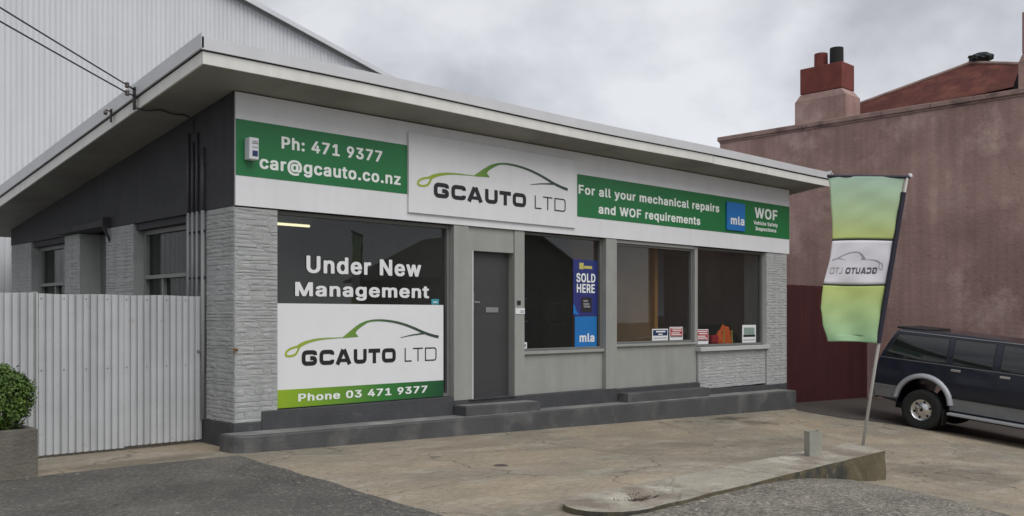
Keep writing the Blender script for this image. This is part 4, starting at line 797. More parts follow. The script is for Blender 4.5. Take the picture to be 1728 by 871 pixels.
mb = MB(); mb.box(-.715, -.703, 1.76, 1.80, 3.86, 4.02); mb.tube([(-.71, 1.78, 3.99), (-.78, 1.76, 4.0), (-.79, 1.74, 3.95)], .008); build('bracket', mb, M['black'], b2)
mb = MB(); mb.lathe([(.001, -.03), (.02, -.025), (.026, 0), (.02, .025), (.001, .03)], (-.79, 1.74, 3.96), 'Z', 10); build('insulator', mb, M['porcelain'], b2, smooth=True)
def wire(a, b, sag, label, r=.0085):
    mb = MB(); A, B = Vector(a), Vector(b); pts = []
    for i in range(25):
        t = i / 24; p = A.lerp(B, t); p.z -= sag * 4 * t * (1 - t); pts.append(tuple(p))
    mb.tube(pts, r, 6); tag(build('power_cable', mb, M['wire']), label, 'cable', 'overhead service wires to the shop')
wire((-.81, 1.02, 4.16), (-12.2, -5.75, 6.74), .10, 'upper one of two overhead wires running to the eave')
wire((-.81, 1.02, 4.07), (-12.2, -5.55, 6.42), .10, 'lower one of two overhead wires running to the eave')
mb = MB(); mb.tube(catmull([(-.72, 1.06, 3.93), (-.60, 1.0, 3.895), (-.45, .95, 3.915), (-.28, .98, 3.90), (-.12, 1.0, 3.91), (-.03, 1.02, 3.85), (-.022, 1.02, 3.70)], 4), .011, 6)
tag(build('service_cable', mb, M['wire']), 'slack dark cable looping under the soffit from the wire bracket', 'cable')
mb = MB(); mb.tube([(.02, -.03, 1.12), (-.03, -.05, 1.12), (-.03, -.05, 1.08)], .014); mb.tube([(-.06, -.05, 1.135), (.0, -.05, 1.135)], .008); mb.tube([(-.03, -.05, 1.10), (-.03, -.05, 1.14)], .009)
tag(build('water_tap', mb, mat('old_brass', (.22, .15, .07), .5, .2, metal=.6)), 'small old brass tap on the stone corner pillar', 'tap')

# ------------------------------------------------------------------ corrugated gate and fence
def corrugated(mb, x0, x1, y, z0, z1, pitch=.076, amp=.015, z0b=None):
    vs = []; fs = []; st = []
    k = 0
    while x0 + k * pitch < x1:
        st += [(x0 + k * pitch + f * pitch, d) for f, d in ((0, .85), (.12, 1), (.5, 1), (.62, .85), (.70, -1), (.92, -1))]; k += 1
    st = [p for p in st if p[0] < x1] + [(x1, .8)]; n = len(st) - 1
    for x, d in st:
        yy = y - amp * d; zz = z0
        vs += [(x, yy, zz), (x, yy, z1 + .004 * math.sin(x * 9)), (x, yy + .003, zz), (x, yy + .003, z1 + .004 * math.sin(x * 9))]
    for i in range(n):
        a = 4 * i; b = a + 4; fs += [(a, b, b + 1, a + 1), (a + 2, a + 3, b + 3, b + 2), (a + 1, b + 1, b + 3, a + 3)]
    mb.add(vs, fs); mb.keep = True
gate = thing('corrugated_gate', 'double corrugated iron gate closing the side yard, beside the stone corner', 'gate', (-.93, .757, .0))
for a, b, z in ((-1.84, -.952, .03), (-.948, -.04, .045)):
    mb = MB(); corrugated(mb, a, b, .757, z, 1.74, .076); leaf = build('gate_leaf', mb, M['gate_iron'], gate)
    for z_ in (.15, .9, 1.6): mb = MB(); mb.box(a + .01, b - .01, .79, .83, z_, z_ + .07); build('rail', mb, M['trim_dark'], leaf)
    mb = MB()
    for z_ in (.93, 1.69):
        k = a + .0236
        while k < b - .05: mb.lathe([(.009, -.004), (.006, -.008), (.001, -.009)], (k, .757 - .015, z_), 'Y', 6); k += .228
    build('bolt', mb, M['greyprint'], leaf)
mb = MB(); mb.box(-.042, -.012, .73, .80, .8, 1.3); mb.box(-.1, -.03, .733, .742, 1.07, 1.10); build('latch', mb, M['trim_dark'], gate)
fence = thing('corrugated_fence', 'corrugated iron fence left of the gate, behind the bush planter', 'fence', (-3.2, .757, 0))
mb = MB(); corrugated(mb, -4.6, -1.845, .757, .02, 1.745); build('panel', mb, M['gate_iron'], fence)
mb = MB(); mb.box(-1.91, -1.845, .77, .84, .0, 1.76); build('fence_post', mb, M['trim'], fence)
for z_ in (.2, 1.55): mb = MB(); mb.box(-4.6, -1.93, .79, .83, z_, z_ + .07); build('rail', mb, M['trim'], fence)

# planter and bush
pt = thing('planter', 'rough brown concrete planter trough under the round bush', 'planter', (-2.9, -.15, 0))
mb = MB(); a, b, c, d = -3.7, -2.19, -.40, .12
mb.box(a, b, c, c + .07, -.02, .45); mb.box(a, b, d - .07, d, -.02, .45); mb.box(b - .07, b, c + .07, d - .07, -.02, .45); mb.box(a, a + .07, c + .07, d - .07, -.02, .45); build('trough', mb, M['planter'], pt, bevel=.012)
mb = MB(); mb.box(a + .07, b - .07, c + .07, d - .07, .30, .40); build('soil', mb, M['soil'], pt)
def bush(cx, cy, z0, z1, rx, ry, label, nleaf, seed):
    rb = random.Random(seed); t = thing('bush', label, 'bush', (cx, cy, .4))
    mb = MB()
    for k in range(9):
        a = rb.uniform(0, 6.28); q = rb.uniform(.1, .8)
        mb.tube([(cx + .02 * math.cos(a), cy + .02 * math.sin(a), .38), (cx + rx * q * .4 * math.cos(a), cy + ry * q * .4 * math.sin(a), (z0 + z1) / 2 - .05), (cx + rx * q * math.cos(a), cy + ry * q * math.sin(a), z0 + (z1 - z0) * rb.uniform(.5, .95))], .016, 5, True, .004)
    build('stem', mb, M['stem'], t)
    mb = MB(); zc = (z0 + z1) / 2; rz = (z1 - z0) / 2
    cl = [(rb.gauss(0, 1), rb.gauss(0, 1), rb.gauss(0, 1)) for _ in range(420)]
    for i in range(nleaf):
        c_ = Vector(cl[rb.randrange(420)]).normalized(); rad = rb.uniform(.72, 1.0)
        if c_.z < -.3 and rb.random() < .35: continue
        lump = 1 + .16 * noise.noise(c_ * 2.2 + Vector((seed, 0, 0)))
        p = Vector((cx + c_.x * rx * rad * lump, cy + c_.y * ry * rad * lump, zc + c_.z * rz * rad * lump)) + Vector((rb.gauss(0, .02), rb.gauss(0, .02), rb.gauss(0, .02)))
        n = (c_ + Vector((rb.gauss(0, .5), rb.gauss(0, .5), rb.gauss(.3, .5)))).normalized(); u = n.orthogonal().normalized(); u = Matrix.Rotation(rb.uniform(0, 6.28), 3, n) @ u; w = n.cross(u)
        L = rb.uniform(.020, .036); W = L * .42
        mb.add([p - u * L * .5, p + w * W + n * .004, p + u * L * .6, p - w * W + n * .004], [(0, 1, 2, 3)])
    mb.keep = True; build('foliage', mb, M['leaf'], t)
bush(-2.56, -.14, .42, 1.05, .39, .32, 'round bright green bush in the concrete planter by the gate', 20000, 3)
bush(-3.25, -.14, .50, 1.05, .38, .28, 'second green bush further along the concrete planter', 4000, 5)

# ------------------------------------------------------------------ warehouse behind
wh = thing('warehouse', 'tall white corrugated warehouse rising behind the shop', 'building', (0, 10, 0))
APX, APZ, EV = -6.0, 11.74, .268
def wz(x): return APZ - EV * abs(x - APX)
mb = MB(); vs = []; fs = []; x = -22.; pitch = .102; n = int(35.5 / pitch * 6)
for i in range(n + 1):
    xx = x + i * pitch / 6; k = i % 6; yy = 10 - (.004 if k == 0 else (.022 if k in (1, 5) else .026))
    vs += [(xx, yy, -.5), (xx, yy, wz(xx) - .02)]
for i in range(n): fs.append((2 * i, 2 * i + 2, 2 * i + 3, 2 * i + 1))
mb.add(vs, fs); mb.keep = True; build('wall', mb, M['clad'], wh)
mb = MB(); mb.box(13.3, 13.5, 10.02, 40, -.5, wz(13.5)); mb.box(-22, -21.8, 10.02, 40, -.5, wz(-21.8)); build('side_wall', mb, M['clad'], wh)
mb = MB()
for s in (13.9, -22.4):
    mb.prism([(APX, 9.80, APZ + .02), (s, 9.80, wz(s) + .02), (s, 9.80, wz(s) + .09), (APX, 9.80, APZ + .09)], (0, 30.2, 0))
wr = build('roof', mb, M['roof_iron'], wh)
for s, nm in ((13.9, 1), (-22.4, 2)):
    mb = MB(); mb.prism([(APX, 9.76, APZ - .03), (s, 9.76, wz(s) - .03), (s, 9.76, wz(s) + .08), (APX, 9.76, APZ + .08)], (0, .035, 0)); build('barge_flashing', mb, M['flashing'], wr)
    mb = MB(); mb.prism([(APX, 9.93, APZ - .05), (s, 9.93, wz(s) - .05), (s, 9.93, wz(s) + .01), (APX, 9.93, APZ + .01)], (0, .05, 0)); build('barge_shade', mb, M['trim'], wr)  # greyer strip drawn in for the shadow line under the barge

# houses across the street, mirrored in the shop windows
def house(x, y, w, d, hw, hr, label):
    t = thing('house', label, 'house', (x + w / 2, y - d / 2, -1))
    mb = MB(); mb.box(x, x + w, y - d, y, -2.5, hw); mb.prism([(x, y - .01, hw), (x + w, y - .01, hw), (x + w / 2, y - .01, hr)], (0, -d + .02, 0)); w_ = build('wall', mb, M['weatherboard'], t)
    mb = MB()
    for s in (-1, 1):
        c = x + w / 2; e = c + s * (w / 2 + .4); ze = hw - .4 * (hr - hw) / (w / 2)
        mb.prism([(c, y + .4, hr + .02), (e, y + .4, ze + .02), (e, y + .4, ze + .14), (c, y + .4, hr + .14)], (0, -d - .8, 0))
    build('roof', mb, M['tile'], t)
    for a in (.25, .7):
        mb = MB(); mb.box(x + w * a - .6, x + w * a + .6, y + .002, y + .05, 1.0, 2.3); f = build('window', mb, M['trim_light'], t)
        mb = MB(); mb.box(x + w * a - .52, x + w * a + .52, y + .052, y + .06, 1.08, 2.22); build('pane', mb, M['carglass'], f)
    mb = MB(); mb.box(x + w * .48 - .45, x + w * .48 + .45, y + .002, y + .04, -.4, 2.0); build('door', mb, M['door'], t)
house(26, -27, 11, 9, 3.6, 6.2, 'gabled house across the street, reflected in the shop windows')

# ------------------------------------------------------------------ pink building on the right
pk = thing('pink_building', 'weathered pink plaster building with chimneys and a red iron roof', 'building', (16.1, 0, -.5))
PX = 16.1
mb = MB(); mb.box(PX, PX + .35, -6.5, 4.36, -2.2, 6.10); mb.box(PX + .35, PX + 9, 4.0, 4.36, -1.5, 6.10); mb.box(PX + .35, PX + 9, -6.5, -6.2, -2.2, 6.1); mb.box(PX + 8.7, PX + 9, -6.2, 4.0, -2, 6.1); build('wall', mb, M['pink'], pk)
mb = MB()
y = -6.55
while y < 4.4:
    y2 = min(y + rnd.uniform(2, 3.4), 4.42); d = rnd.uniform(-.008, .008); mb.box(PX - .055 + d, PX + .42, y, y2 - .002, 6.13, 6.25 + d); y = y2
mb.box(PX - .03, PX + .38, -6.5, 4.38, 6.08, 6.128)
build('coping', mb, M['coping'], pk, bevel=.02)
def chimney(y0, y1, zt, pots, i=.13):
    mb = MB(); mb.box(PX + .02, PX + .75, y0, y1, 6.20, 6.80)
    a = [(PX + .02, y0, 6.8), (PX + .75, y0, 6.8), (PX + .75, y1, 6.8), (PX + .02, y1, 6.8)]; b = [(PX + .06, y0 + i, 6.98), (PX + .68, y0 + i, 6.98), (PX + .68, y1 - i, 6.98), (PX + .06, y1 - i, 6.98)]
    mb.add(a + b, [(0, 1, 5, 4), (1, 2, 6, 5), (2, 3, 7, 6), (3, 0, 4, 7), (4, 5, 6, 7)])
    c = build('chimney', mb, M['pink'], pk, bevel=.015)
    mb = MB(); mb.box(PX + .055, PX + .69, y0 + i - .004, y1 - i + .004, 6.99, zt); build('stack', mb, M['redbrick'] if pots else M['pink'], c, bevel=.012)
    for (yy, h, m, r) in pots:
        mb = MB(); mb.lathe([(r, 0), (r * .97, h), (r * .8, h), (r * .78, h - .1)], (PX + .35, yy, zt), 'Z', 16); build('chimney_pot', mb, m, c, smooth=False)
chimney(.84, 2.19, 7.62, [(1.66, .36, M['redbrick'], .165), (1.25, .42, M['dark'], .165)])
chimney(-4.3, -2.95, 7.85, [], .068)
mb = MB()
A = (PX + 2.4, -1.15, 7.60); B = (PX + .5, 3.6, 6.08); Cc = (PX + 1.5, -4.2, 6.75); D = (PX + 8, -1.15, 7.60); E = (PX + 8, 3.6, 5.95); F_ = (PX + 8, -4.2, 6.75)
def ribbed(mb, a, b, c, d, n):
    """quad a-b (low) c-d (high) with ribs"""
    a, b, c, d = map(Vector, (a, b, c, d)); nn = (b - a).cross(d - a).normalized()
    for i in range(n):
        t0, t1, tm = i / n, (i + 1) / n, (i + .5) / n
        p0, p1, q0, q1 = a.lerp(b, t0), a.lerp(b, t1), d.lerp(c, t0), d.lerp(c, t1); pm, qm = a.lerp(b, tm) + nn * .02, d.lerp(c, tm) + nn * .02
        mb.add([p0, pm, p1, q1, qm, q0], [(0, 1, 4, 5), (1, 2, 3, 4)])
mb.poly([B, Cc, A]); ribbed(mb, E, B, A, D, 80); ribbed(mb, Cc, F_, D, A, 80)
prf = build('roof', mb, M['redroof'], pk)
mb = MB(); mb.tube([B, A], .05, 6); mb.tube([A, Cc], .05, 6); mb.tube([A, D], .06, 6); build('ridge_cap', mb, M['coping'], prf)
bm = bmesh.new(); bmesh.ops.create_icosphere(bm, subdivisions=3, radius=1)
for v in bm.verts:
    p = v.co.copy(); d = 1 + .3 * noise.noise(p * 3); v.co = Vector((PX + 2.5 + p.x * .26 * d, -1.32 + p.y * .26 * d, 7.69 + p.z * .12 * d))
me = bpy.data.meshes.new('roof_vent'); bm.to_mesh(me); bm.free(); me.materials.append(mat('dark_green_vent', (.03, .04, .038), .8, .3, 9)); 
for v in me.vertices: v.co -= Vector(pk['_base'])
vent = bpy.data.objects.new('roof_vent', me); COL.objects.link(vent); vent.parent = prf
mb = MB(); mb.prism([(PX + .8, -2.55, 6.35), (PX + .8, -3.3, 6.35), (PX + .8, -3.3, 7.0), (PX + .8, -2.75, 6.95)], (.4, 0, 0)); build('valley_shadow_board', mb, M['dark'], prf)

# maroon fence between the two buildings
mf = thing('maroon_fence', 'tall maroon painted fence between the shop and the pink building', 'fence', (14, .3, -.5))
mb = MB(); x = 12.0
while x < 16.05:
    x2 = min(x + .148, 16.08); mb.box(x, x2 - .001, .30, .325, -.75, 2.158 + rnd.uniform(-.004, .004)); x = x2 + .001
build('boards', mb, M['maroon'], mf)
mb = MB(); mb.box(12.0, 16.08, .327, .40, 1.8, 1.9); mb.box(12.0, 16.08, .327, .40, .1, .2); build('rail', mb, M['maroon'], mf)

# ------------------------------------------------------------------ concrete island with post and flag
isl = thing('concrete_island', 'old low concrete island with one rounded end in the forecourt', 'island', (2.6, -5, -.3))
pl = []
for i in range(0, 11):
    a = R(90 + 18 * i); pl.append((.62 + .42 * math.cos(a) * 1.0, -5.04 + .36 * math.sin(a)))
fr = jag([(.62, -5.40), (2.5, -5.335), (4.93, -5.255)], .012, .1); bk = jag([(5.24, -4.70), (3, -4.66), (.62, -4.68)], .02, .1)
pl = pl + fr[1:] + bk[:-1]
def itop(x, y): return .042 + .006 * noise.noise(Vector((x * 3, y * 3, 0)))
bm = bmesh.new(); bm.faces.new([bm.verts.new((x, y, 0)) for x, y in pl])
for i in range(60): bmesh.ops.bisect_plane(bm, geom=bm.verts[:] + bm.edges[:] + bm.faces[:], plane_co=(.1 + i * .09, 0, 0), plane_no=(1, 0, 0))
for i in range(9): bmesh.ops.bisect_plane(bm, geom=bm.verts[:] + bm.edges[:] + bm.faces[:], plane_co=(0, -5.35 + i * .09, 0), plane_no=(0, 1, 0))
pits = [(.98, -5.0, .30, .12, .045), (.75, -5.22, .33, .07, .022), (2.6, -4.98, .22, .05, .02)]
for v in bm.verts:
    z = itop(v.co.x, v.co.y)
    for px, py, rx, ry, dd in pits:
        q = ((v.co.x - px) / rx) ** 2 + ((v.co.y - py) / ry) ** 2
        if q < 1: z -= dd * (1 - q) ** .5
    v.co.z = z
me = bpy.data.meshes.new('top_slab'); bmesh.ops.recalc_face_normals(bm, faces=bm.faces)
for v in bm.verts: v.co -= Vector(isl['_base'])
bm.to_mesh(me); bm.free(); me.materials.append(M['island'])
if me.polygons[0].normal.z < 0: me.flip_normals()
o = bpy.data.objects.new('top_slab', me); COL.objects.link(o); o.parent = isl
mb = MB(); n = len(pl)
low = [(x, y, -.6) for x, y in pl]; up = [(x, y, itop(x, y)) for x, y in pl]
mid = [(x + rnd.uniform(-.008, .008), y + rnd.uniform(-.008, .008), -.04) for x, y in pl]; mid2 = [(x + rnd.uniform(-.012, .012), y + rnd.uniform(-.012, .012), -.15) for x, y in pl]
mb.add(up + mid + mid2 + low, [(r * n + i, r * n + (i + 1) % n, (r + 1) * n + (i + 1) % n, (r + 1) * n + i) for r in range(3) for i in range(n)])
build('side_face', mb, M['island_side'], isl)
for px, py, rx, ry, dd in pits[:1]:
    mb = MB(); k = 14
    for i in range(260):
        a = rnd.uniform(0, 6.28); q = rnd.uniform(0, .95); x, y = px + rx * q * math.cos(a), py + ry * q * math.sin(a); r = rnd.uniform(.004, .013); z = .046 - dd * (1 - q * q) ** .5 + r * .3
        mb.add([(x + r * math.cos(b_), y + r * math.sin(b_), z - r * .5) for b_ in (0, 1.6, 3.1, 4.7)] + [(x, y, z + r * .5)], [(0, 1, 4), (1, 2, 4), (2, 3, 4), (3, 0, 4)])
    build('rubble', mb, M['pit'], isl)
# hollow square post stub
ps = thing('post_stub', 'short hollow square post stub standing on the concrete island', 'post', (4.02, -4.90, .04))
mb = MB(); a = .072; a2 = .055; w = .010; z0, z1 = -.01, .262
for (x0, x1, y0, y1) in ((-a, a, -a2, -a2 + w), (-a, a, a2 - w, a2), (-a, -a + w, -a2 + w, a2 - w), (a - w, a, -a2 + w, a2 - w)): mb.box(x0, x1, y0, y1, z0, z1)
ps['_base'] = (0, 0, 0)
build('tube', mb, M['post'], ps, bevel=.003)
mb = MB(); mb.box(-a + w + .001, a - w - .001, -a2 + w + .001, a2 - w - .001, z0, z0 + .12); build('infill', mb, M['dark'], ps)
ps.rotation_euler = (R(1.5), R(-1), R(-31))
# banner flag
fl = thing('banner_flag', 'green and white feather banner flag on a leaning pole', 'flag', (5.13, -4.89, .04))
FB = Vector((5.13, -4.89, .04)); RT = Vector((.7243, -.6895, 0)); FN = Vector((-.6895, -.7243, 0))
def fp(dx, z, n=0.): return tuple(FB + RT * dx + FN * n + Vector((0, 0, z - .04)))
def polex(z): return (z - .04) / 3.03 * .512
mb = MB(); mb.tube([fp(0, -.05), fp(polex(1.0), 1.0), fp(polex(1.35), 1.35), fp(polex(3.07), 3.07)], .018, 10, True); build('pole', mb, M['pole'], fl, smooth=True)
mb = MB(); mb.tube([fp(-.385, 3.085), fp(.545, 3.075)], .020, 10); build('top_arm', mb, M['sleeve'], fl)
mb = MB(); mb.lathe([(.001, -.028), (.024, -.014), (.024, .014), (.001, .028)], fp(.548, 3.09), 'Z', 10); build('pole_cap', mb, M['white_vinyl'], fl)
LE = [(3.085, -.375), (2.75, -.345), (2.364, -.325), (2.15, -.36), (1.862, -.435), (1.594, -.468), (1.40, -.44), (1.212, -.382)]
def lefte(z):
    for (z1_, a), (z2_, b) in zip(LE[:-1], LE[1:]):
        if z <= z1_ and z >= z2_: t = (z1_ - z) / (z1_ - z2_); return a + (b - a) * t
    return LE[-1][1] if z < LE[-1][0] else LE[0][1]
def cloth(u, z):
    """u 0 left .. 1 at the pole"""
    a = lefte(z); b = polex(z) - .028; dx = a + (b - a) * u
    s = math.sin(u * math.pi)
    n = .025 * s * math.sin(z * 2.3 + .6) + .004 * math.sin(u * 8 + z * 5) * (1 - .35 * u) + .022 * math.sin((dx * .9 + z * .55) * 15 + 1.5 * math.sin(z * 6)) * smooth(1.0, 0, abs(z - 1.25)) + .0025 * math.sin((dx * .5 - z) * 30) * s + .009 * math.sin((dx - z * .6) * 26) * smooth(.55, .0, u) + .006 * math.sin(z * 19 + u * 5) * u
    return fp(dx, z + .012 * s * math.sin(z * 3) - .02 * u * (1 - smooth(1.2, 2.2, z)) + (.018 * math.sin(u * 3.1) if z < 1.3 else 0), n)
def cloth_strip(z1_, z2_, m, name, rows=44, cols=40):
    mb = MB(); mb.keep = True; vs = [cloth(j / cols, z1_ + (z2_ - z1_) * i / rows) for i in range(rows + 1) for j in range(cols + 1)]
    mb.add(vs, [(i * (cols + 1) + j, i * (cols + 1) + j + 1, (i + 1) * (cols + 1) + j + 1, (i + 1) * (cols + 1) + j) for i in range(rows) for j in range(cols)])
    o = build(name, mb, m, fl, smooth=True); so = o.modifiers.new('thick', 'SOLIDIFY'); so.thickness = .002; return o
g1 = gradient_mat('banner_upper_print', [(0, (.74, .82, .34)), (.35, (.68, .81, .50)), (1, (.62, .80, .68))], 2, 2.37 - .04, 3.08 - .04, .8, True)
g2 = gradient_mat('banner_lower_print', [(0, (.50, .75, .50)), (.5, (.62, .79, .42)), (1, (.72, .81, .32))], 2, 1.21 - .04, 1.85 - .04, .8, True)
cloth_strip(3.075, 2.375, g1, 'upper_cloth'); wcl = cloth_strip(2.352, 1.872, M['flag_white'], 'white_cloth', 16); cloth_strip(1.852, 1.215, g2, 'lower_cloth')
cloth_strip(2.375, 2.352, M['seam'], 'hem', 1); cloth_strip(1.872, 1.852, M['seam'], 'hem', 1)
mb = MB(); mb.tube([fp(polex(1.2) - .012, 1.2, .006), fp(polex(2.90) - .012, 2.90, .006)], .030, 10); build('pole_sleeve', mb, M['sleeve'], fl)
# logo showing through, reversed
def fn_f(x, z, k=0):
    u = .90 - (x - .68) / (3.03 - .68) * .86; zz = 1.985 + (z - .902) * .38 + (.0 if z < 1.1 else .03)
    p = Vector(cloth(u, zz)); return tuple(p + FN * (.0045 + .0004 * k))
mb = MB(); mb.keep = True; car_outline(mb, fn_f); build('car_outline', mb, M['flag_pale'], wcl)
mb = MB(); mb.keep = True; wide_letters(mb, fn_f, BOLD); build('lettering', mb, M['flag_grey'], wcl)
mb = MB(); mb.keep = True; wide_letters(mb, fn_f, [(c, a, b, p, q, .026) for c, a, b, p, q, s in THIN]); build('lettering', mb, M['flag_pale'], wcl)
# small metal cover in the concrete
mb = MB(); mb.lathe([(.001, .003), (.07, .003), (.075, .001), (.075, -.02)], (1.55, -2.75, gz(1.55, -2.75)), 'Z', 20); tag(build('metal_cover', mb, M['drive']), 'small round dark metal cover set in the tan concrete', 'cover')

# ------------------------------------------------------------------ four wheel drive
car = thing('parked_car', 'dark navy four wheel drive with silver lower body and wheel arch', 'car', (0, 0, 0))
def W(z):      # half width at height z
    if z < .45: return .80
    if z < 1.25: return .80 + .035 * math.sin((z - .45) / .8 * math.pi)
    q = (z - 1.25) / .54; return .80 - .075 * q - .13 * q * q
WB = 2.63; RW = .37; ZA = .485
def arch(cx, r, n=10, z0=.43): 
    a0 = math.asin((z0 - ZA) / r); return [(cx - r * math.cos(a0 + (math.pi - 2 * a0) * i / n), ZA + r * math.sin(a0 + (math.pi - 2 * a0) * i / n)) for i in range(n + 1)]
# side outline: x forward from the rear axle, clockwise from the rear bottom
outl = [(-.92, .50), (-.93, .95), (-.89, 1.20), (-.745, 1.58), (-.67, 1.745), (-.58, 1.79), (.3, 1.80), (1.1, 1.79), (1.62, 1.74), (1.90, 1.62), (2.38, 1.22), (3.0, 1.14), (3.42, 1.05), (3.52, .95), (3.55, .45)] + list(reversed(arch(WB, .46))) + list(reversed(arch(0, .47)))
def side_panel(poly, zs_, off=0.):
    bm = bmesh.new(); bm.faces.new([bm.verts.new((x, 0, z)) for x, z in poly])
    for z in zs_: bmesh.ops.bisect_plane(bm, geom=bm.verts[:] + bm.edges[:] + bm.faces[:], plane_co=(0, 0, z), plane_no=(0, 0, 1))
    return bm
ZC = [.55, .65, .75, .85, .95, 1.05, 1.15, 1.25, 1.32, 1.39, 1.46, 1.53, 1.6, 1.67, 1.73, 1.76]
def car_solid(poly, zs_):
    bm = side_panel(poly, zs_); mb = MB(); vs = list(bm.verts); idx = {v: i for i, v in enumerate(vs)}; n = len(vs)
    mb.v = [(v.co.x, W(v.co.z), v.co.z) for v in vs] + [(v.co.x, -W(v.co.z), v.co.z) for v in vs]
    for f in bm.faces: q = [idx[v] for v in f.verts]; mb.f.append(tuple(q)); mb.f.append(tuple(reversed([i + n for i in q])))
    for e in bm.edges:
        if e.is_boundary: a, b = idx[e.verts[0]], idx[e.verts[1]]; mb.f.append((a, b, b + n, a + n))
    bm.free(); return mb
def decal(name, m, poly, off, thick=.012):
    for s in (1, -1):
        mb = MB(); bm = side_panel(poly, ZC); vs = list(bm.verts); idx = {v: i for i, v in enumerate(vs)}; n = len(vs)
        mb.v = [(v.co.x, s * (W(v.co.z) + off), v.co.z) for v in vs] + [(v.co.x, s * (W(v.co.z) + off - thick), v.co.z) for v in vs]
        for f in bm.faces: mb.f.append(tuple(idx[v] for v in f.verts))
        for e in bm.edges:
            if e.is_boundary: a, b = idx[e.verts[0]], idx[e.verts[1]]; mb.f.append((a, b, b + n, a + n))
        bm.free(); o = build(name, mb, m, car, smooth=True); o.data.set_sharp_from_angle(angle=R(35))
body = build('body', car_solid(outl, ZC), M['navy'], car, bevel=.03, smooth=True); body.data.set_sharp_from_angle(angle=R(32))
low = [(-.93, .49), (-.935, .70), (-.47, .70)] + [p for p in arch(0, .475) if p[1] > .49 and p[0] < 0][:3]
decal('lower_trim', M['silver'], [(-.90, .50), (-.92, .70), (-.43, .70), (-.47, .50)], .006)
decal('lower_trim', M['silver'], [(.485, .45), (.485, .52), (.475, .60), (.455, .665), (1.3, .665), (2.19, .665), (2.17, .6), (2.16, .52), (2.16, .45)], .006)
decal('chrome_strip', M['black'], [(.46, .665), (.46, .69), (2.18, .69), (2.18, .665)], .014)
decal('rub_strip', M['silver'], [(-.915, .70), (-.915, .735), (-.42, .735), (-.43, .70)], .016)
decal('crease', M['navy'], [(-.86, 1.205), (-.85, 1.225), (2.3, 1.225), (2.3, 1.205)], .006)
for poly in ([(-.78, 1.27), (-.67, 1.53), (-.60, 1.68), (.30, 1.70), (.34, 1.27)], [(.46, 1.27), (.42, 1.70), (1.10, 1.70), (1.12, 1.27)], [(1.26, 1.27), (1.24, 1.70), (1.62, 1.68), (2.10, 1.27)]):
    cx_ = sum(p[0] for p in poly) / len(poly); decal('window_seal', M['black'], [(p[0] + (.018 if p[0] > cx_ else -.018), p[1] + (.016 if p[1] > 1.5 else -.016)) for p in poly], .002)
    decal('window', M['carglass'], poly, .005)
decal('drip_rail', M['silver'], [(-.62, 1.742), (-.62, 1.757), (1.55, 1.757), (1.62, 1.742)], .012)
decal('belt_strip', M['silver'], [(-.86, 1.232), (-.855, 1.242), (2.3, 1.242), (2.3, 1.232)], .008)
for x in (.38, 1.20): decal('door_gap', M['black'], [(x, .72), (x, 1.24), (x + .008, 1.24), (x + .008, .72)], .004)
for x in (.45, 1.27):
    for s in (1, -1):
        mb = MB(); mb.box(x, x + .17, s * .838 - .012, s * .838 + .012, 1.145, 1.185); build('door_handle', mb, M['chrome'], car, bevel=.006)
# flared arches
for cx, r in ((0, .47), (WB, .46)):
    for s in (1, -1):
        mb = MB(); a0 = math.asin(.05 / r); k = 18; vs = []
        for i in range(k + 1):
            a = a0 + (math.pi - 2 * a0) * i / k
            for rr, yy in ((r - .01, .79), (r - .005, .885), (r + .03, .895), (r + .075, .855), (r + .085, .81)): vs.append((cx - rr * math.cos(a), s * yy, ZA + rr * math.sin(a)))
        mb.add(vs, [(i * 5 + j, i * 5 + j + 1, i * 5 + j + 6, i * 5 + j + 5) for i in range(k) for j in range(4)]); build('wheel_arch', mb, M['arch'], car, smooth=True)
# wheels
def wheel(cx, s, spare=None):
    yo = s * .74
    mb = MB(); mb.lathe([(.19, -.10), (.30, -.125), (.35, -.115), (RW, -.08), (RW, .08), (.35, .115), (.30, .125), (.19, .10)], (cx, yo, RW), 'Y', 36)
    t = build('wheel', mb, M['tyre'], car, smooth=True)
    mb = MB(); o = s; mb.lathe([(.205, s * .10), (.205, s * .085), (.185, s * .06), (.12, s * .055), (.09, s * .085), (.05, s * .09), (.001, s * .09)], (cx, yo, RW), 'Y', 30); mb.lathe([(.205, -.1), (.205, .1)], (cx, yo, RW), 'Y', 30)
    build('rim', mb, M['chrome'], t, smooth=True)
    mb = MB()
    for i in range(6):
        a = i * math.pi / 3 + .3; c = (cx + .145 * math.cos(a), yo + s * .062, RW + .145 * math.sin(a)); mb.lathe([(.001, 0), (.024, .0), (.026, -s * .012)], c, 'Y', 10)
    mb.lathe([(.001, s * .094), (.032, s * .092), (.034, s * .085)], (cx, yo, RW), 'Y', 12); build('rim_hole', mb, M['black'], t)
for cx in (0, WB):
    for s in (1, -1): wheel(cx, s)
for s in (1, -1):
    mb = MB(); mb.box(.50, 2.10, s * .90 - .075, s * .90 + .075, .375, .42); build('side_step', mb, M['arch'], car, bevel=.012)
    mb = MB(); mb.box(.39, .41, s * .78 - .09, s * .78 + .09, .16, .44); build('mud_flap', mb, M['black'], car)
mb = MB(); mb.box(-1.02, -.90, -.80, .80, .44, .62); build('rear_bumper', mb, M['silver'], car, bevel=.03)
mb = MB(); mb.box(3.5, 3.66, -.80, .80, .42, .64); build('front_bumper', mb, M['silver'], car, bevel=.03)
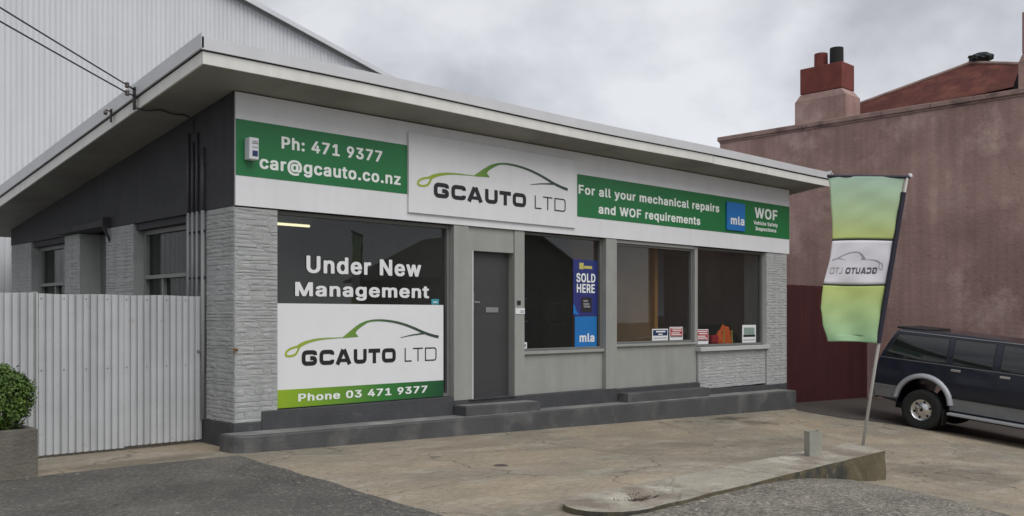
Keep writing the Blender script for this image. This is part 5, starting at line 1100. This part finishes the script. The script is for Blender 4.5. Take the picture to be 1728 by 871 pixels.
mb = MB(); mb.box(-.6, 3.3, -.55, .55, .30, .50); mb.tube([(0, -.7, RW), (0, .7, RW)], .05); mb.tube([(WB, -.7, RW), (WB, .7, RW)], .05); build('chassis', mb, M['dark'], car)
mb = MB()
for s in (1, -1): mb = MB(); mb.box(-.945, -.90, s * .70 - .09, s * .70 + .09, .80, 1.05); build('tail_light', mb, M['redlens'], car, bevel=.01)
for s in (1, -1):
    mb = MB(); mb.box(3.5, 3.56, s * .6 - .13, s * .6 + .13, .80, .95); build('headlight', mb, M['clear'], car, bevel=.01)
mb = MB(); mb.prism([(-.875, -.66, 1.24), (-.885, .66, 1.24), (-.752, .60, 1.58), (-.752, -.60, 1.58)], (-.012, 0, .008)); build('rear_window', mb, M['carglass'], car)
mb = MB(); mb.prism([(2.36, -.66, 1.25), (2.36, .66, 1.25), (1.93, .60, 1.61), (1.93, -.60, 1.61)], (.008, 0, .012)); build('windscreen', mb, M['carglass'], car)
mb = MB(); mb.box(-.72, -.16, -.55, .55, 1.785, 1.822); build('roof_spoiler', mb, M['black'], car, bevel=.01)
mb = MB(); mb.lathe([(.001, .10), (.24, .10), (.34, .07), (.35, 0), (.35, -.08), (.001, -.08)], (0, 0, 0), 'Y', 28)
mb.v = [(-.99 - p[1] * .9, p[0] + .08, 1.02 + p[2]) for p in mb.v]; build('spare_wheel', mb, M['tyre'], car, smooth=True)
for s in (1, -1): mb = MB(); mb.box(1.95, 2.05, s * .92 - .08, s * .92 + .08, 1.22, 1.36); build('door_mirror', mb, M['navy'], car, bevel=.02)
mb = MB(); mb.box(3.54, 3.565, -.42, .42, .72, .92); build('grille', mb, M['black'], car)
pitch_ = math.atan(.106 * .97)
# forward (local +x) -> world -y, nose down; the right flank (local -y) faces -x
car.rotation_euler = (Matrix.Rotation(R(-90), 4, 'Z') @ Matrix.Rotation(pitch_, 4, 'Y')).to_euler()
car.location = (12.1 + .835, -2.59, gz(12.5, -2.68) + .006)
for o in [o for o in bpy.data.objects if '_base' in o.keys()]: del o['_base']
